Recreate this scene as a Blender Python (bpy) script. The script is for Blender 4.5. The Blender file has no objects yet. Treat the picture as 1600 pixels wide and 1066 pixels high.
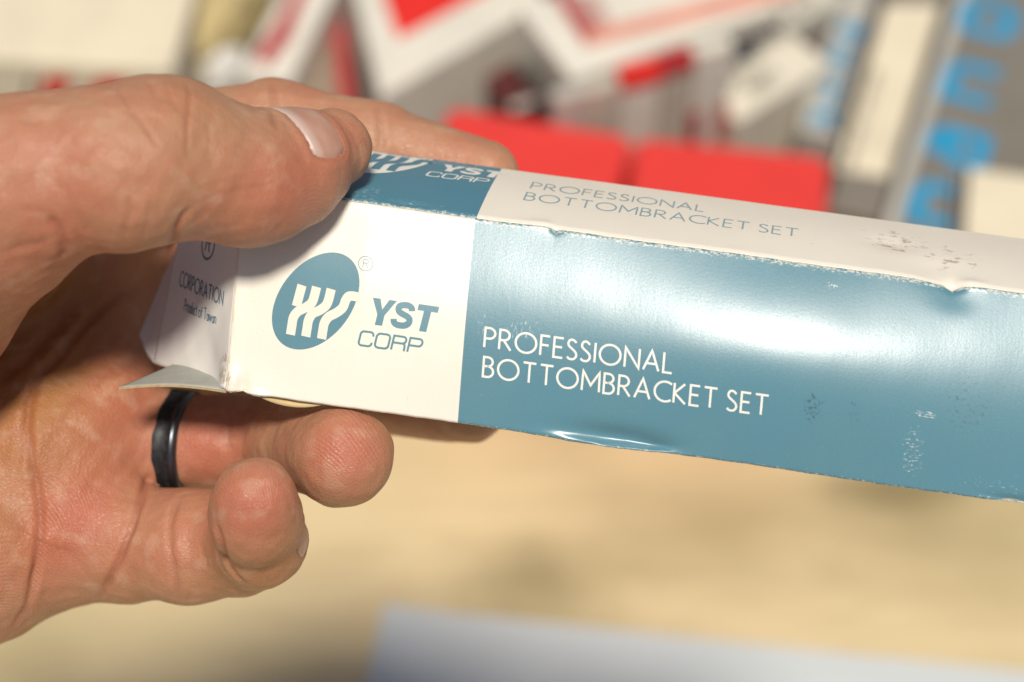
import bpy, math, random
import numpy as np
random.seed(4); np.random.seed(4)
S = bpy.context.scene
# ------------------------------------------------------------------ camera
PITCH = math.radians(50.0)
CAM_H = 800.0                      # mm above the table
FPX = 3208.0                       # focal length in pixels of the 1600 px photograph
RX = np.array([1, 0, 0.]); FW = np.array([0, math.cos(PITCH), -math.sin(PITCH)]); UP = np.array([0, math.sin(PITCH), math.cos(PITCH)])
CAMP = np.array([0, 0, CAM_H])
cd = bpy.data.cameras.new('camera'); cam = bpy.data.objects.new('camera', cd)
S.collection.objects.link(cam); S.camera = cam
cam.location = CAMP * .001
cam.rotation_euler = (math.pi / 2 - PITCH, 0, 0)
cd.sensor_width = 36; cd.lens = FPX / 1600 * 36
cd.clip_start = .01; cd.clip_end = 60
cd.dof.use_dof = True; cd.dof.focus_distance = .399; cd.dof.aperture_fstop = 8.6
# ------------------------------------------------------------------ light
SUN_C = np.array([.04, .33, .94]); SUN_C /= np.linalg.norm(SUN_C)      # in the box's own frame of view: x right, y up, z to the viewer
SUN_W = SUN_C[0] * RX + SUN_C[1] * UP - SUN_C[2] * FW
ELEV = math.asin(SUN_W[2]); AZ = math.atan2(SUN_W[0], SUN_W[1])
w = bpy.data.worlds.new('World'); S.world = w; w.use_nodes = True
nt = w.node_tree; sky = nt.nodes.new('ShaderNodeTexSky'); sky.sky_type = 'NISHITA'; sky.sun_disc = False
sky.sun_elevation = ELEV; sky.sun_rotation = AZ; sky.dust_density = 2.0
nt.links.new(sky.outputs[0], nt.nodes['Background'].inputs[0]); nt.nodes['Background'].inputs[1].default_value = .05
sd = bpy.data.lights.new('sun', 'SUN'); sd.energy = 4.0; sd.angle = math.radians(8.5); sd.color = (1, .93, .82)
so = bpy.data.objects.new('sun', sd); S.collection.objects.link(so)
from mathutils import Vector
so.rotation_euler = Vector(SUN_W).to_track_quat('Z', 'Y').to_euler(); so.location = (0, 0, 2)
S.view_settings.view_transform = 'Standard'; S.view_settings.look = 'None'; S.view_settings.gamma = 1
S.view_settings.exposure = 0.0
S.cycles.max_bounces = 8

# ------------------------------------------------------------------ coordinates
def C(p):
    """point(s) in view-aligned millimetres (x right, y up, z towards the viewer) -> world metres"""
    p = np.asarray(p, float)
    return (CAMP + p[..., 0:1] * RX + p[..., 1:2] * UP - p[..., 2:3] * FW) * .001
def V(px, py, d): return np.array([(px - 800) * d / FPX, -(py - 533) * d / FPX, -d])
BU = CAM_H / 490.0                 # the things on the table are laid out in units of BU millimetres
U = BU * .001; CAMU = np.array([0, 0, 490.])
def at(px, py, h=0.):
    """where the line of sight through a pixel meets the level h above the table (table units)"""
    r = (px - 800) / FPX * RX - (py - 533) / FPX * UP + FW
    return CAMU + r * ((h - 490.) / r[2])
# ------------------------------------------------------------------ objects
def tag(o, label=None, cat=None, group=None, kind=None):
    if label: o['label'] = label
    if cat: o['category'] = cat
    if group: o['group'] = group
    if kind: o['kind'] = kind
    return o
def empty(name, loc, label, cat, group=None, rz=0):
    o = bpy.data.objects.new(name, None); S.collection.objects.link(o); o.location = loc; o.rotation_euler = (0, 0, rz)
    o.empty_display_size = .01
    return tag(o, label, cat, group)
def mesh(name, verts, faces, mat, parent=None, smooth=True, uv=None, origin=None):
    """verts in world metres"""
    verts = np.asarray(verts, float)
    org = np.zeros(3)
    if parent is not None:
        q = parent
        while q is not None: org = org + np.array(q.location); q = q.parent
        loc = (0, 0, 0)
    else:
        org = verts.mean(0) if origin is None else np.array(origin); loc = org
    me = bpy.data.meshes.new(name)
    me.from_pydata((verts - org).tolist(), [], [tuple(int(i) for i in f) for f in faces])
    if smooth: me.polygons.foreach_set('use_smooth', [True] * len(me.polygons))
    if uv is not None:
        l = me.uv_layers.new(name='UVMap'); vi = np.zeros(len(me.loops), int); me.loops.foreach_get('vertex_index', vi)
        l.data.foreach_set('uv', np.asarray(uv, float)[vi].ravel())
    me.materials.append(mat); me.update()
    o = bpy.data.objects.new(name, me); S.collection.objects.link(o); o.location = loc
    if parent is not None: o.parent = parent
    return o
def grid_faces(nu, nv, off=0, flip=False):
    f = []
    for i in range(nu - 1):
        for j in range(nv - 1):
            a = off + i * nv + j; q = (a, a + 1, a + nv + 1, a + nv)
            f.append(q[::-1] if flip else q)
    return f
# ------------------------------------------------------------------ materials
class NT:
    def __init__(s, name):
        s.m = bpy.data.materials.new(name); s.m.use_nodes = True; s.t = s.m.node_tree; s.b = s.t.nodes['Principled BSDF']
    def n(s, typ, **k):
        x = s.t.nodes.new(typ)
        for a, b in k.items(): setattr(x, a, b)
        return x
    def put(s, sock, v):
        if hasattr(v, 'links'): s.t.links.new(v, sock)
        elif isinstance(v, (tuple, list)) and len(v) == 3 and sock.type == 'RGBA': sock.default_value = (*v, 1)
        else: sock.default_value = v
    def math(s, op, a, b=0., c=None, clamp=False):
        x = s.n('ShaderNodeMath', operation=op, use_clamp=clamp); s.put(x.inputs[0], a); s.put(x.inputs[1], b)
        if c is not None: s.put(x.inputs[2], c)
        return x.outputs[0]
    def mix(s, f, a, b, mode='MIX'):
        x = s.n('ShaderNodeMix', data_type='RGBA', blend_type=mode); s.put(x.inputs[0], f); s.put(x.inputs[6], a); s.put(x.inputs[7], b)
        return x.outputs[2]
    def ramp(s, v, a, b):
        x = s.n('ShaderNodeMapRange'); x.interpolation_type = 'SMOOTHSTEP'; s.put(x.inputs[0], v); x.inputs[1].default_value = a; x.inputs[2].default_value = b
        return x.outputs[0]
    def noise(s, vec, scale, detail=3, rough=.5, dist=0.):
        x = s.n('ShaderNodeTexNoise'); s.put(x.inputs['Vector'], vec); x.inputs['Scale'].default_value = scale
        x.inputs['Detail'].default_value = detail; x.inputs['Roughness'].default_value = rough; x.inputs['Distortion'].default_value = dist
        return x.outputs[0]
    def coord(s, k='Object'): return s.n('ShaderNodeTexCoord').outputs[k]
    def scale(s, vec, sc, loc=(0, 0, 0)):
        x = s.n('ShaderNodeMapping'); s.put(x.inputs[0], vec); x.inputs['Scale'].default_value = sc; x.inputs['Location'].default_value = loc
        return x.outputs[0]
    def bump(s, h, strength=.3, dist=.001, normal=None):
        x = s.n('ShaderNodeBump'); x.inputs['Strength'].default_value = strength; x.inputs['Distance'].default_value = dist; s.put(x.inputs['Height'], h)
        if normal is not None: s.put(x.inputs['Normal'], normal)
        return x.outputs[0]
    def out(s, **k):
        for a, v in k.items(): s.put(s.b.inputs[a.replace('_', ' ')], v)
        return s.m
def plain(name, col, rough=.5, var=.08, bump=.1, spec=.5, scale=60):
    m = NT(name); co = m.coord()
    n = m.noise(co, scale, 4); n2 = m.noise(co, scale * 14, 3)
    f = m.ramp(n, .3, .75)
    dark = tuple(c * (1 - var * 2) for c in col)
    c = m.mix(f, col, dark)
    return m.out(Base_Color=c, Roughness=rough, Specular_IOR_Level=spec, Normal=m.bump(n2, bump, .0004))

CREAM = (.80, .755, .655); BLUE = (.094, .230, .291); BLUE2 = (.07, .21, .29)
def print_material(name, left, right, seam, blotches, rough=.29, seam_var=True):
    """coated printed card; UV holds millimetres along / around the carton"""
    m = NT(name); uv = m.coord('UV')
    sep = m.n('ShaderNodeSeparateXYZ'); m.put(sep.inputs[0], uv); u, s = sep.outputs[0], sep.outputs[1]
    fine = m.noise(uv, 2.2, 5, .65); grain = m.noise(uv, 9, 3, .6); broad = m.noise(uv, .045, 3)
    seamf = m.ramp(u, seam - .06, seam + .06)
    base = m.mix(seamf, left, right)
    base = m.mix(m.math('MULTIPLY', m.ramp(broad, .35, .7), .10), base, m.mix(.5, base, (.30, .27, .2)))
    base = m.mix(m.math('MULTIPLY', m.ramp(fine, .62, .80), .22), base, (.62, .66, .66))      # tiny rubbed specks
    base = m.mix(m.math('MULTIPLY', m.ramp(m.noise(uv, 1.1, 6, .7), .64, .8), .25), base, (.05, .10, .12))
    for (bu, bs, ru, rs, lo, col, amt, nsc) in blotches:
        du = m.math('DIVIDE', m.math('SUBTRACT', u, bu), ru); ds = m.math('DIVIDE', m.math('SUBTRACT', s, bs), rs)
        r = m.math('SQRT', m.math('ADD', m.math('MULTIPLY', du, du), m.math('MULTIPLY', ds, ds)))
        msk = m.ramp(r, 1.0, .35)
        x = m.n('ShaderNodeMapping'); m.put(x.inputs[0], uv); x.inputs['Scale'].default_value = tuple(c * .85 for c in nsc); x.inputs['Location'].default_value = (bu, bs, 0)
        nn = m.noise(x.outputs[0], 1.0, 6, .7)
        k = m.ramp(m.math('ADD', nn, m.math('MULTIPLY', m.math('SUBTRACT', msk, 1.), .10)), lo - .05, lo + .035)
        base = m.mix(m.math('MULTIPLY', m.math('MULTIPLY', k, m.ramp(r, 1.0, .7)), amt), base, col)
    de = m.math('MINIMUM', m.math('ABSOLUTE', m.math('SUBTRACT', s, .5)), m.math('ABSOLUTE', m.math('SUBTRACT', s, 41.0)))
    near = m.ramp(de, 1.7, .1)
    wn = m.noise(m.scale(uv, (1.1, 2.2, 1)), 1.0, 6, .75)
    wk_ = m.ramp(m.math('ADD', wn, m.math('MULTIPLY', near, .17)), .63, .69)
    base = m.mix(m.math('MULTIPLY', m.math('MULTIPLY', wk_, m.ramp(near, 0., .3)), .8), base, (.70, .66, .56))
    hair = m.noise(m.scale(uv, (.35, 5.0, 1)), 1.0, 5, .7); hair2 = m.noise(m.scale(uv, (6.0, .35, 1)), 1.0, 5, .7)
    base = m.mix(m.math('MULTIPLY', m.ramp(hair, .66, .72), .32), base, (.62, .66, .64)); base = m.mix(m.math('MULTIPLY', m.ramp(hair2, .67, .73), .28), base, (.62, .66, .64))
    h = m.math('ADD', m.math('MULTIPLY', grain, .5), fine)
    h = m.math('ADD', h, m.math('MULTIPLY', m.noise(m.scale(uv, (.9, .22, 1)), 1.0, 4, .6), .7))
    rg = m.math('ADD', rough, m.math('MULTIPLY', m.math('SUBTRACT', fine, .5), .22))
    return m.out(Base_Color=base, Roughness=rg, Specular_IOR_Level=.5, Coat_Weight=.05, Coat_Roughness=.2, Normal=m.bump(h, .11, .00013))
WHITE_RUB = (.72, .72, .68)
M_front = print_material('printed_card_front', CREAM, BLUE, 45.7, [
    (134.5, 26.0, 3.2, 1.0, .56, WHITE_RUB, .95, (1.0, 5.0, 1)),
    (132.5, 33.0, 3.2, 7.5, .60, WHITE_RUB, .95, (1.2, 3.0, 1)),
    (115.0, 4.2, 1.8, 1.0, .56, WHITE_RUB, .9, (2.5, 3.0, 1)),
    (113.0, 27.5, 2.6, 4.0, .54, (.05, .10, .13), .75, (1.6, 1.6, 1)),
    (121.0, 28.0, 2.0, 4.0, .59, (.05, .10, .13), .6, (2.0, 1.2, 1)),
    (142.0, 23.0, 7.0, 9.0, .60, (.04, .09, .12), .7, (1.4, 1.4, 1)),
    (57.0, 20.5, 5.0, 4.0, .60, (.55, .66, .70), .7, (2.4, .8, 1)),
    (49.0, 21.0, 1.5, 4.0, .60, (.55, .66, .70), .6, (2.4, .9, 1)),
    (74.0, 30.0, 12.0, 1.0, .66, WHITE_RUB, .8, (2.0, 4.0, 1)),
    (148.0, 37.5, 12.0, 2.8, .64, WHITE_RUB, .8, (1.5, 3.0, 1)),
    (22.0, 33.0, 14.0, 6.0, .66, (.45, .60, .62), .35, (.9, .9, 1)),
    (36.0, 38.0, 10.0, 4.0, .66, (.40, .34, .22), .5, (1.2, 1.2, 1)),
    (.6, 39.0, 1.4, 6.0, .54, (.36, .27, .13), .6, (2.2, .6, 1)),
    (.3, 26.0, .9, 16.0, .56, (.66, .52, .30), .5, (2.2, .3, 1))])
M_top = print_material('printed_card_top', BLUE2, (.80, .74, .64), 46.0, [
    (127.0, -15, 9.0, 8.0, .56, (.26, .18, .11), .6, (.35, .6, 1)),
    (138.0, -10, 7.0, 7.0, .56, (.26, .18, .11), .6, (.35, .6, 1)),
    (100.0, -12, 40.0, 12.0, .66, (.40, .30, .2), .4, (.4, .4, 1)),
    (34.0, -2.0, 8.0, 1.5, .60, (.45, .62, .66), .7, (1.0, 2.5, 1)),
    (24.0, -4.0, 5.0, 7.0, .60, (.40, .58, .62), .6, (1.0, 1.5, 1)),
    (35.0, -26.0, 14.0, 3.0, .56, (.45, .50, .50), .6, (1.0, 1.5, 1))], rough=.4)
M_flap = print_material('printed_card_flap', (.80, .78, .74), (.80, .78, .74), 900, [
    (1.5, 37.0, 4.0, 5.0, .50, (.34, .26, .16), .6, (1.2, .6, 1))], rough=.42)
M_grey = plain('grey_inner_card', (.40, .41, .37), .85, .05, .25, .2, 300)
M_edge = plain('raw_card_edge', (.56, .44, .25), .9, .15, .3, .2, 900)
M_ink = plain('blue_print', BLUE, .38, .03, .05, .5, 200)
M_ink_thin = plain('fine_blue_print', (.24, .36, .41), .4, .03, .05, .5, 200)
M_inkw = plain('cream_print', (.80, .79, .72), .38, .04, .05, .5, 400)
M_inktext = plain('grey_blue_print', (.11, .20, .27), .4, .03, .05, .5, 200)

# ------------------------------------------------------------------ the carton in the hand
A0 = V(381, 288, 400.); B0 = V(352, 612, 398.6)
H = float(np.linalg.norm(B0 - A0)); bv = (B0 - A0) / H
bu = np.array([.9884, -.1386, .0624]); bu /= np.linalg.norm(bu)
Sm = A0 + bu * 46.0
Kb = V(785, 262, Sm[2] * -1 + 24.9); D = float(np.linalg.norm(Kb - Sm)); bw = (Kb - Sm) / D
LEN = 176.0; PER = 2 * (H + D); RC = .9
CORN = [(0, np.zeros(3)), (H, bv * H), (H + D, bv * H + bw * D), (2 * H + D, bw * D), (PER, np.zeros(3))]
def _sec(s):
    s = np.mod(np.asarray(s, float), PER); out = np.zeros(s.shape + (3,))
    for (s0, p0), (s1, p1) in zip(CORN[:-1], CORN[1:]):
        k = (s >= s0) & (s <= s1); t = ((s - s0) / (s1 - s0))[..., None]
        out = np.where(k[..., None], p0 + (p1 - p0) * t, out)
    return out
def sec(s):
    s = np.asarray(s, float); out = _sec(s)
    for s0 in (0, H, H + D, 2 * H + D):
        d = np.mod(s - s0 + PER / 2, PER) - PER / 2; k = np.abs(d) < RC; t = ((d + RC) / (2 * RC))[..., None]
        a, b, c = _sec(np.array(s0 - RC)), _sec(np.array(s0 + 0.)), _sec(np.array(s0 + RC))
        bz = a * (1 - t) ** 2 + 2 * b * t * (1 - t) + c * t * t
        out = np.where(k[..., None], bz, out)
    return out
DENTS = [  # u, s, du, ds, mm outwards (s = 0 top front edge, H bottom front edge)
    (138.0, .2, 1.6, 1.1, -1.2), (138.5, 3.0, 4.0, 2.5, -.22), (136.0, -4, 6.0, 4.0, -.5), (141, -1.0, 2.5, 1.2, .35),
    (61.5, .2, 1.1, .8, -.4), (58.5, -.5, 3.0, 1.2, .15),
    (77.0, H - 2.2, 8.5, 1.7, -1.5), (68.0, H - .6, 5.0, .8, .35), (79.0, H - .2, 6.0, .7, .35), (84.0, H - 1.6, 3.5, .9, -.7),
    (152.0, H - .6, 4.0, .9, -.7), (148.0, H - .1, 3.0, .6, .3),
    (1.2, H - 1.5, 1.4, 3.0, .5), (3.2, H - 1.0, 1.0, 2.0, -.6), (6.0, H, 2.0, .9, .4), (9, H - 5, 5, 5, -.25),
    (32, -1.2, 3.5, .8, -.35), (126, -13, 4, 3, -.5), (98, H / 2, 26, 7, .15), (124, 9, 12, 5, -.06), (20, 6, 8, 5, -.3)]
def disp(u, s):
    s = np.mod(s, PER); s = np.where(s > H + D + H / 2, s - PER, s); d = np.zeros(np.broadcast(u, s).shape)
    f = (s >= 0) & (s <= H); d = d + np.where(f, (1.75 + .25 * np.sin(u * .021 - .6)) * np.sin(np.pi * np.clip(s / H, 0, 1)) * np.clip(u / 25, .12, 1) + np.where(f, 1.7 * np.exp(-((u - 110) / 36.) ** 2) * np.sin(np.pi * np.clip(s / H, 0, 1)), 0), 0)
    f = (s < 0) & (s >= -D); d = d + np.where(f, .8 * np.sin(np.pi * np.clip(-s / D, 0, 1)) * np.clip(u / 30, .2, 1), 0)
    f = (s > H) & (s <= H + D); d = d + np.where(f, .4 * np.sin(np.pi * np.clip((s - H) / D, 0, 1)), 0)
    f = (s >= 0) & (s <= H); amp = np.where(f, np.sin(np.pi * np.clip(s / H, 0, 1)), .4)
    d = d + amp * (.03 * np.sin(u * .13 + s * .08) + .008 * np.sin(u * .41 - s * .23 + 1) + .003 * np.sin(u * .83 + s * .37))
    d = d + .010 * np.sin(u * .33 + 2) * np.sin(u * .071)
    for a, b, da, db, m in DENTS: d = d + m * np.exp(-((u - a) / da) ** 2 - ((s - b) / db) ** 2)
    return d
def box_pt(u, s, off=0.):
    u, s = np.broadcast_arrays(np.asarray(u, float), np.asarray(s, float))
    p = A0 + sec(s) + u[..., None] * bu
    t = sec(s + .25) - sec(s - .25); n = np.cross(t, bu); n /= np.linalg.norm(n, axis=-1, keepdims=True)
    sm = np.mod(s + PER / 2, PER) - PER / 2
    sh = 1.0 * np.exp(-np.abs(u - 138) / 1.1) + .45 * np.exp(-((u - 136) / 5.) ** 2) + .4 * np.exp(-np.abs(u - 61.5) / .8) - .2 * np.exp(-((u - 58.5) / 2.5) ** 2) + .03 * np.sin(u * .9) + .06 * np.sin(u * .17 + 1) + .015 * np.sin(u * 2.3)
    sh = sh * np.exp(-(sm / 2.2) ** 2)
    sb = .10 * np.sin(u * .11) + .03 * np.sin(u * .83 + 2) + .02 * np.sin(u * 1.9) + .35 * np.exp(-((u - 74) / 8.) ** 2)
    sh = sh + sb * np.exp(-((s - H) / 2.5) ** 2)
    return p + n * (disp(u, s) + off)[..., None] + bv * sh[..., None]
carton = empty('cardboard_box', C(box_pt(80., H + D / 2)), 'worn narrow blue and cream cardboard carton held in the hand', 'box')
def sheet(name, fn, us, ss, mat, parent, thick=.45, uvs=None):
    """a card panel: printed outside face, grey inside, raw edges"""
    U, Sx = np.meshgrid(us, ss, indexing='ij'); P0 = fn(U, Sx, 0.); P1 = fn(U, Sx, -thick)
    nu, ns = U.shape; n = nu * ns
    v = C(np.concatenate([P0.reshape(-1, 3), P1.reshape(-1, 3)])); f = grid_faces(nu, ns) ; k = len(f)
    f += grid_faces(nu, ns, n, True); k2 = len(f)
    def rim(idx):
        for a, b in zip(idx[:-1], idx[1:]): f.append((a, a + n, b + n, b))
    I = np.arange(n).reshape(nu, ns)
    rim(I[0, :]); rim(I[-1, ::-1]); rim(I[::-1, 0]); rim(I[:, -1])
    uv = np.stack([U.ravel(), Sx.ravel()], 1); uv = np.concatenate([uv, uv])
    o = mesh(name, v, f, mat, parent, True, uv)
    o.data.materials.append(M_grey); o.data.materials.append(M_edge)
    mi = [0] * k + [1] * (k2 - k) + [2] * (len(f) - k2); o.data.polygons.foreach_set('material_index', mi)
    sm = [True] * k2 + [False] * (len(f) - k2); o.data.polygons.foreach_set('use_smooth', sm)
    return o
us = np.arange(0, LEN + .1, .55)
def panel(name, s0, s1, mat, step=.55, uu=us):
    ss = np.unique(np.concatenate([np.linspace(s0, s1, max(2, int((s1 - s0) / step))), [x for x in np.linspace(s0, s0 + 2 * RC, 7)], [x for x in np.linspace(s1 - 2 * RC, s1, 7)]]))
    return sheet(name, box_pt, uu, ss, mat, carton)
front = panel('front_panel', .45, H - .1, M_front)
top = panel('top_panel', -D - .1, .45, M_top)
bottom = panel('bottom_panel', H - .1, H + D, M_front, 1.2, np.arange(0, LEN + .1, 1.1))
back = panel('back_panel', H + D, PER - D - .1, M_flap, 1.5, np.arange(0, LEN + .1, 1.6))
# right end closed
def end_fn(a, b, off):
    return A0 + bu * (LEN - .3 + off) + bv * (.6 + b)[..., None] * 1.0 + bw * (.6 + a)[..., None]
sheet('end_panel', end_fn, np.linspace(0, D - 1.2, 6), np.linspace(0, H - 1.2, 6), M_flap, carton)
# open end: end flap, tuck tab, dust flap, loose glue lip
fA = A0; fB = B0
fo = V(238, 571, 425.) - B0; FL = np.linalg.norm(fo); fo /= FL
tb = V(214, 545, 433.) - V(238, 571, 425.); TL = np.linalg.norm(tb); tb /= TL
fn_n = np.cross(bv, -fo); fn_n /= np.linalg.norm(fn_n)
if fn_n[2] < 0: fn_n = -fn_n
tb_n = np.cross(bv, -tb); tb_n /= np.linalg.norm(tb_n)
if tb_n[2] < 0: tb_n = -tb_n
def flap_fn(a, s, off):
    # a: mm away from the hinge; s: mm down from the top edge
    a = np.asarray(a); s = np.asarray(s)
    sharp = np.clip((a - FL) / TL, 0, 1)
    on = np.clip(a, 0, FL); ot = np.clip(a - FL, 0, None)
    k = np.clip((a - FL + 1.2) / 2.4, 0, 1)[..., None]; k = k * k * (3 - 2 * k)
    kf = (s / H)[..., None]; ft = fo * kf + np.array([-.42, .27, -.87]) * (1 - kf); ft = ft / np.linalg.norm(ft, axis=-1, keepdims=True)
    tt_ = tb * kf + np.array([.30, .20, -.93]) * (1 - kf); tt_ = tt_ / np.linalg.norm(tt_, axis=-1, keepdims=True)
    ins = .5 + sharp ** 2.2 * 2.5                                  # tab narrows towards its rounded end
    m = H / 2; sh = m + (s - m) * (1 - ins / m)
    n = fn_n * (1 - k) + tb_n * k
    wob = .8 * np.sin(np.pi * np.clip(a / FL, 0, 1)) * (.5 + .5 * np.sin(s * .12)) - 1.0 * np.exp(-((a - 9) / 6) ** 2 - ((s - 38) / 6) ** 2) \
        + .5 * np.exp(-((a - 2.) / 2.) ** 2 - ((s - H) / 5) ** 2) + .04 * np.sin(a * .9) * np.sin(s * .5)
    wob = wob - .9 * np.exp(-((s - H) / 3.) ** 2) * np.clip(a / 10, 0, 1) * 0
    return A0 + bv * sh[..., None] + ft * on[..., None] + tt_ * ot[..., None] + n * (wob + off - .1)[..., None]
flap = sheet('end_flap', flap_fn, np.linspace(.1, FL, 46), np.linspace(0, H, 60), M_flap, carton)
tab = sheet('tuck_tab', flap_fn, np.linspace(FL, FL + TL, 20), np.linspace(0, H, 60), M_flap, flap)
M_dust = plain('grey_dust_flap', (.44, .45, .41), .85, .05, .3, .2, 300)
dc = V(184, 604, 403.)
ds = dc - B0; DL = np.linalg.norm(ds); ds /= DL
def dust_fn(a, b, off):
    t = a / DL; lo = 0. + 0 * t; hi = D - 1 - 6 * t
    q = lo + (hi - lo) * b
    n = np.cross(bw, ds); n = n / np.linalg.norm(n); n = n if n[1] < 0 else -n
    back = (b * 6.5 * t)
    curl = -1.6 * np.sin(np.pi * np.clip(t, 0, 1)) + .5 * t
    tw = np.clip(t * 3, 0, 1)[..., None]; bw2 = bw * (1 - tw) + np.array([.186, .27, -.92]) * tw
    return B0 + bw2 * (q + .4)[..., None] + ds * (a - back)[..., None] + n * (off - curl * -.6 + .5)[..., None]
dust = sheet('dust_flap', dust_fn, np.linspace(0, DL, 30), np.linspace(0, 1, 20), M_dust, carton, .5)
def lip_fn(u, b, off):
    x = (u - 5) / 15.0; dep = .3 + 1.9 * np.sin(np.pi * np.clip(x, 0, 1)) ** .7
    base = A0 + bu * u[..., None] + bv * (H - .6)
    return base + bv * (dep * b)[..., None] + bw * (1.0 + 2.4 * (1 - b))[..., None] - bw * off
M_lip = plain('yellowed_card', (.62, .47, .24), .8, .1, .2, .2, 300)
sheet('glue_lip', lip_fn, np.linspace(5, 20, 20), np.linspace(0, 1, 5), M_lip, carton, .35)

# ------------------------------------------------------------------ lettering
def arc(cx, cy, rx, ry, a0, a1, n=14):
    t = np.radians(np.linspace(a0, a1, n)); return [(cx + rx * math.cos(x), cy + ry * math.sin(x)) for x in t]
def smooth(pts, n=4):
    p = np.array(pts, float); o = []
    for i in range(len(p) - 1):
        a = p[max(i - 1, 0)]; b = p[i]; c = p[i + 1]; d = p[min(i + 2, len(p) - 1)]
        for k in range(n):
            t = k / n; o.append(tuple(.5 * ((2 * b) + (c - a) * t + (2 * a - 5 * b + 4 * c - d) * t * t + (3 * b - a - 3 * c + d) * t ** 3)))
    o.append(tuple(p[-1])); return o
SS = smooth([(.40, .86), (.30, .96), (.19, 1), (.08, .95), (.02, .82), (.05, .68), (.17, .57), (.32, .45), (.42, .32), (.43, .17), (.34, .04), (.2, 0), (.08, .03), (0, .11)])
GL = {
 'P': (.50, [[(0, 0), (0, 1), (.2, 1)] + arc(.2, .73, .29, .27, 90, -90) + [(0, .46)]]),
 'R': (.56, [[(0, 0), (0, 1), (.2, 1)] + arc(.2, .74, .27, .26, 90, -90) + [(0, .48)], [(.2, .48), (.56, 0)]]),
 'O': (1.0, [arc(.5, .5, .5, .5, 90, 450, 33)]),
 'F': (.42, [[(.42, 1), (0, 1), (0, 0)], [(0, .53), (.38, .53)]]),
 'E': (.44, [[(.44, 1), (0, 1), (0, 0), (.44, 0)], [(0, .53), (.39, .53)]]),
 'S': (.44, [SS]), 'I': (0.02, [[(0.01, 0), (0.01, 1)]]),
 'N': (.68, [[(0, 0), (0, 1), (.68, 0), (.68, 1)]]),
 'A': (.74, [[(0, 0), (.37, 1), (.74, 0)], [(.13, .34), (.61, .34)]]),
 'L': (.42, [[(0, 1), (0, 0), (.42, 0)]]),
 'B': (.50, [[(0, .54), (0, 1), (.2, 1)] + arc(.2, .77, .24, .23, 90, -90) + [(0, .54), (0, 0), (.22, 0)] + arc(.22, .27, .27, .27, -90, 90) + [(0, .54)]]),
 'T': (.62, [[(0, 1), (.62, 1)], [(.31, 1), (.31, 0)]]),
 'M': (.84, [[(0, 0), (0.02, 1), (.42, .30), (.82, 1), (.84, 0)]]),
 'C': (.72, [arc(.5, .5, .5, .5, 52, 308, 24)]),
 'K': (.56, [[(0, 0), (0, 1)], [(.50, 1), (.02, .5), (.56, 0)]]),
 ' ': (.30, []),
 # small letters used on the flap and the background cartons
 'r': (.25, [[(0, 0), (0, .62)], arc(.22, .36, .2, .26, 150, 70, 6)]), 'o': (.46, [arc(.23, .31, .23, .31, 90, 450, 17)]),
 'd': (.42, [arc(.21, .3, .21, .3, 90, 450, 17), [(.42, 0), (.42, 1)]]), 'u': (.4, [[(0, .62), (0, .2)] + arc(.2, .2, .2, .2, 180, 360, 8) + [(.4, .62)]]),
 'c': (.4, [arc(.22, .31, .22, .31, 50, 310, 12)]), 't': (.26, [[(.13, .85), (.13, .05), (.26, 0)], [(0, .62), (.26, .62)]]),
 'f': (.26, [[(.1, 0), (.1, .85), (.28, 1)], [(0, .62), (.26, .62)]]), 'a': (.4, [arc(.2, .28, .2, .28, 90, 450, 15), [(.4, .6), (.4, 0)]]),
 'i': (.02, [[(.01, 0), (.01, .6)], [(.01, .8), (.01, .9)]]), 'w': (.6, [[(0, .62), (.15, 0), (.3, .55), (.45, 0), (.6, .62)]]),
 'n': (.38, [[(0, 0), (0, .62)], [(0, .4)] + arc(.19, .4, .19, .2, 150, 0, 8) + [(.38, 0)]]),
}
def rr(x0, y0, x1, y1, r, n=5):
    return arc(x1 - r, y1 - r, r, r, 0, 90, n) + arc(x0 + r, y1 - r, r, r, 90, 180, n) + arc(x0 + r, y0 + r, r, r, 180, 270, n) + arc(x1 - r, y0 + r, r, r, 270, 360, n) + [(x1, y1 - r)]
SQ = {  # squared extended letters
 'C': (.88, [[(.88, .72)] + arc(.66, .78, .22, .22, 0, 90, 6) + arc(.22, .78, .22, .22, 90, 180, 6) + arc(.22, .22, .22, .22, 180, 270, 6) + arc(.66, .22, .22, .22, 270, 360, 6) + [(.88, .28)]]),
 'O': (.92, [rr(0, 0, .92, 1, .24)]),
 'R': (.88, [[(0, 0), (0, 1), (.66, 1)] + arc(.66, .76, .22, .24, 90, -90, 8) + [(0, .52)], [(.60, .52)] + arc(.68, .36, .18, .16, 90, 0, 4) + [(.88, 0)]]),
 'P': (.88, [[(0, 0), (0, 1), (.66, 1)] + arc(.66, .74, .22, .26, 90, -90, 8) + [(0, .48)]]),
 # heavy rounded lower-case style capitals of the grey carton
 'M': (1.15, [[(0, 0), (0, 1), (.85, 1)] + arc(.85, .75, .30, .25, 90, 0, 5) + [(1.15, 0)], [(.575, 1), (.575, .1)]]),
 'A': (1.0, [rr(0, 0, .86, .62, .2), [(.1, 1), (.62, 1)] + arc(.62, .76, .24, .24, 90, 0, 5) + [(.86, .4), (.86, 0), (1.0, 0)]]),
 'N': (1.0, [[(0, 0), (0, 1), (.72, 1)] + arc(.72, .72, .28, .28, 90, 0, 5) + [(1.0, 0)]]),
 'S': (.9, [[(.9, 1), (.24, 1)] + arc(.24, .76, .24, .24, 90, 270, 6) + [(.66, .52)] + arc(.66, .26, .24, .26, 90, -90, 6) + [(0, 0)]]),
 'H': (.95, [[(0, 0), (0, 1)], [(0, .52), (.95, .52)], [(.95, 0), (.95, 1)]]), 'I': (.05, [[(0.02, 0), (0.02, 1)]]),
}
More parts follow.
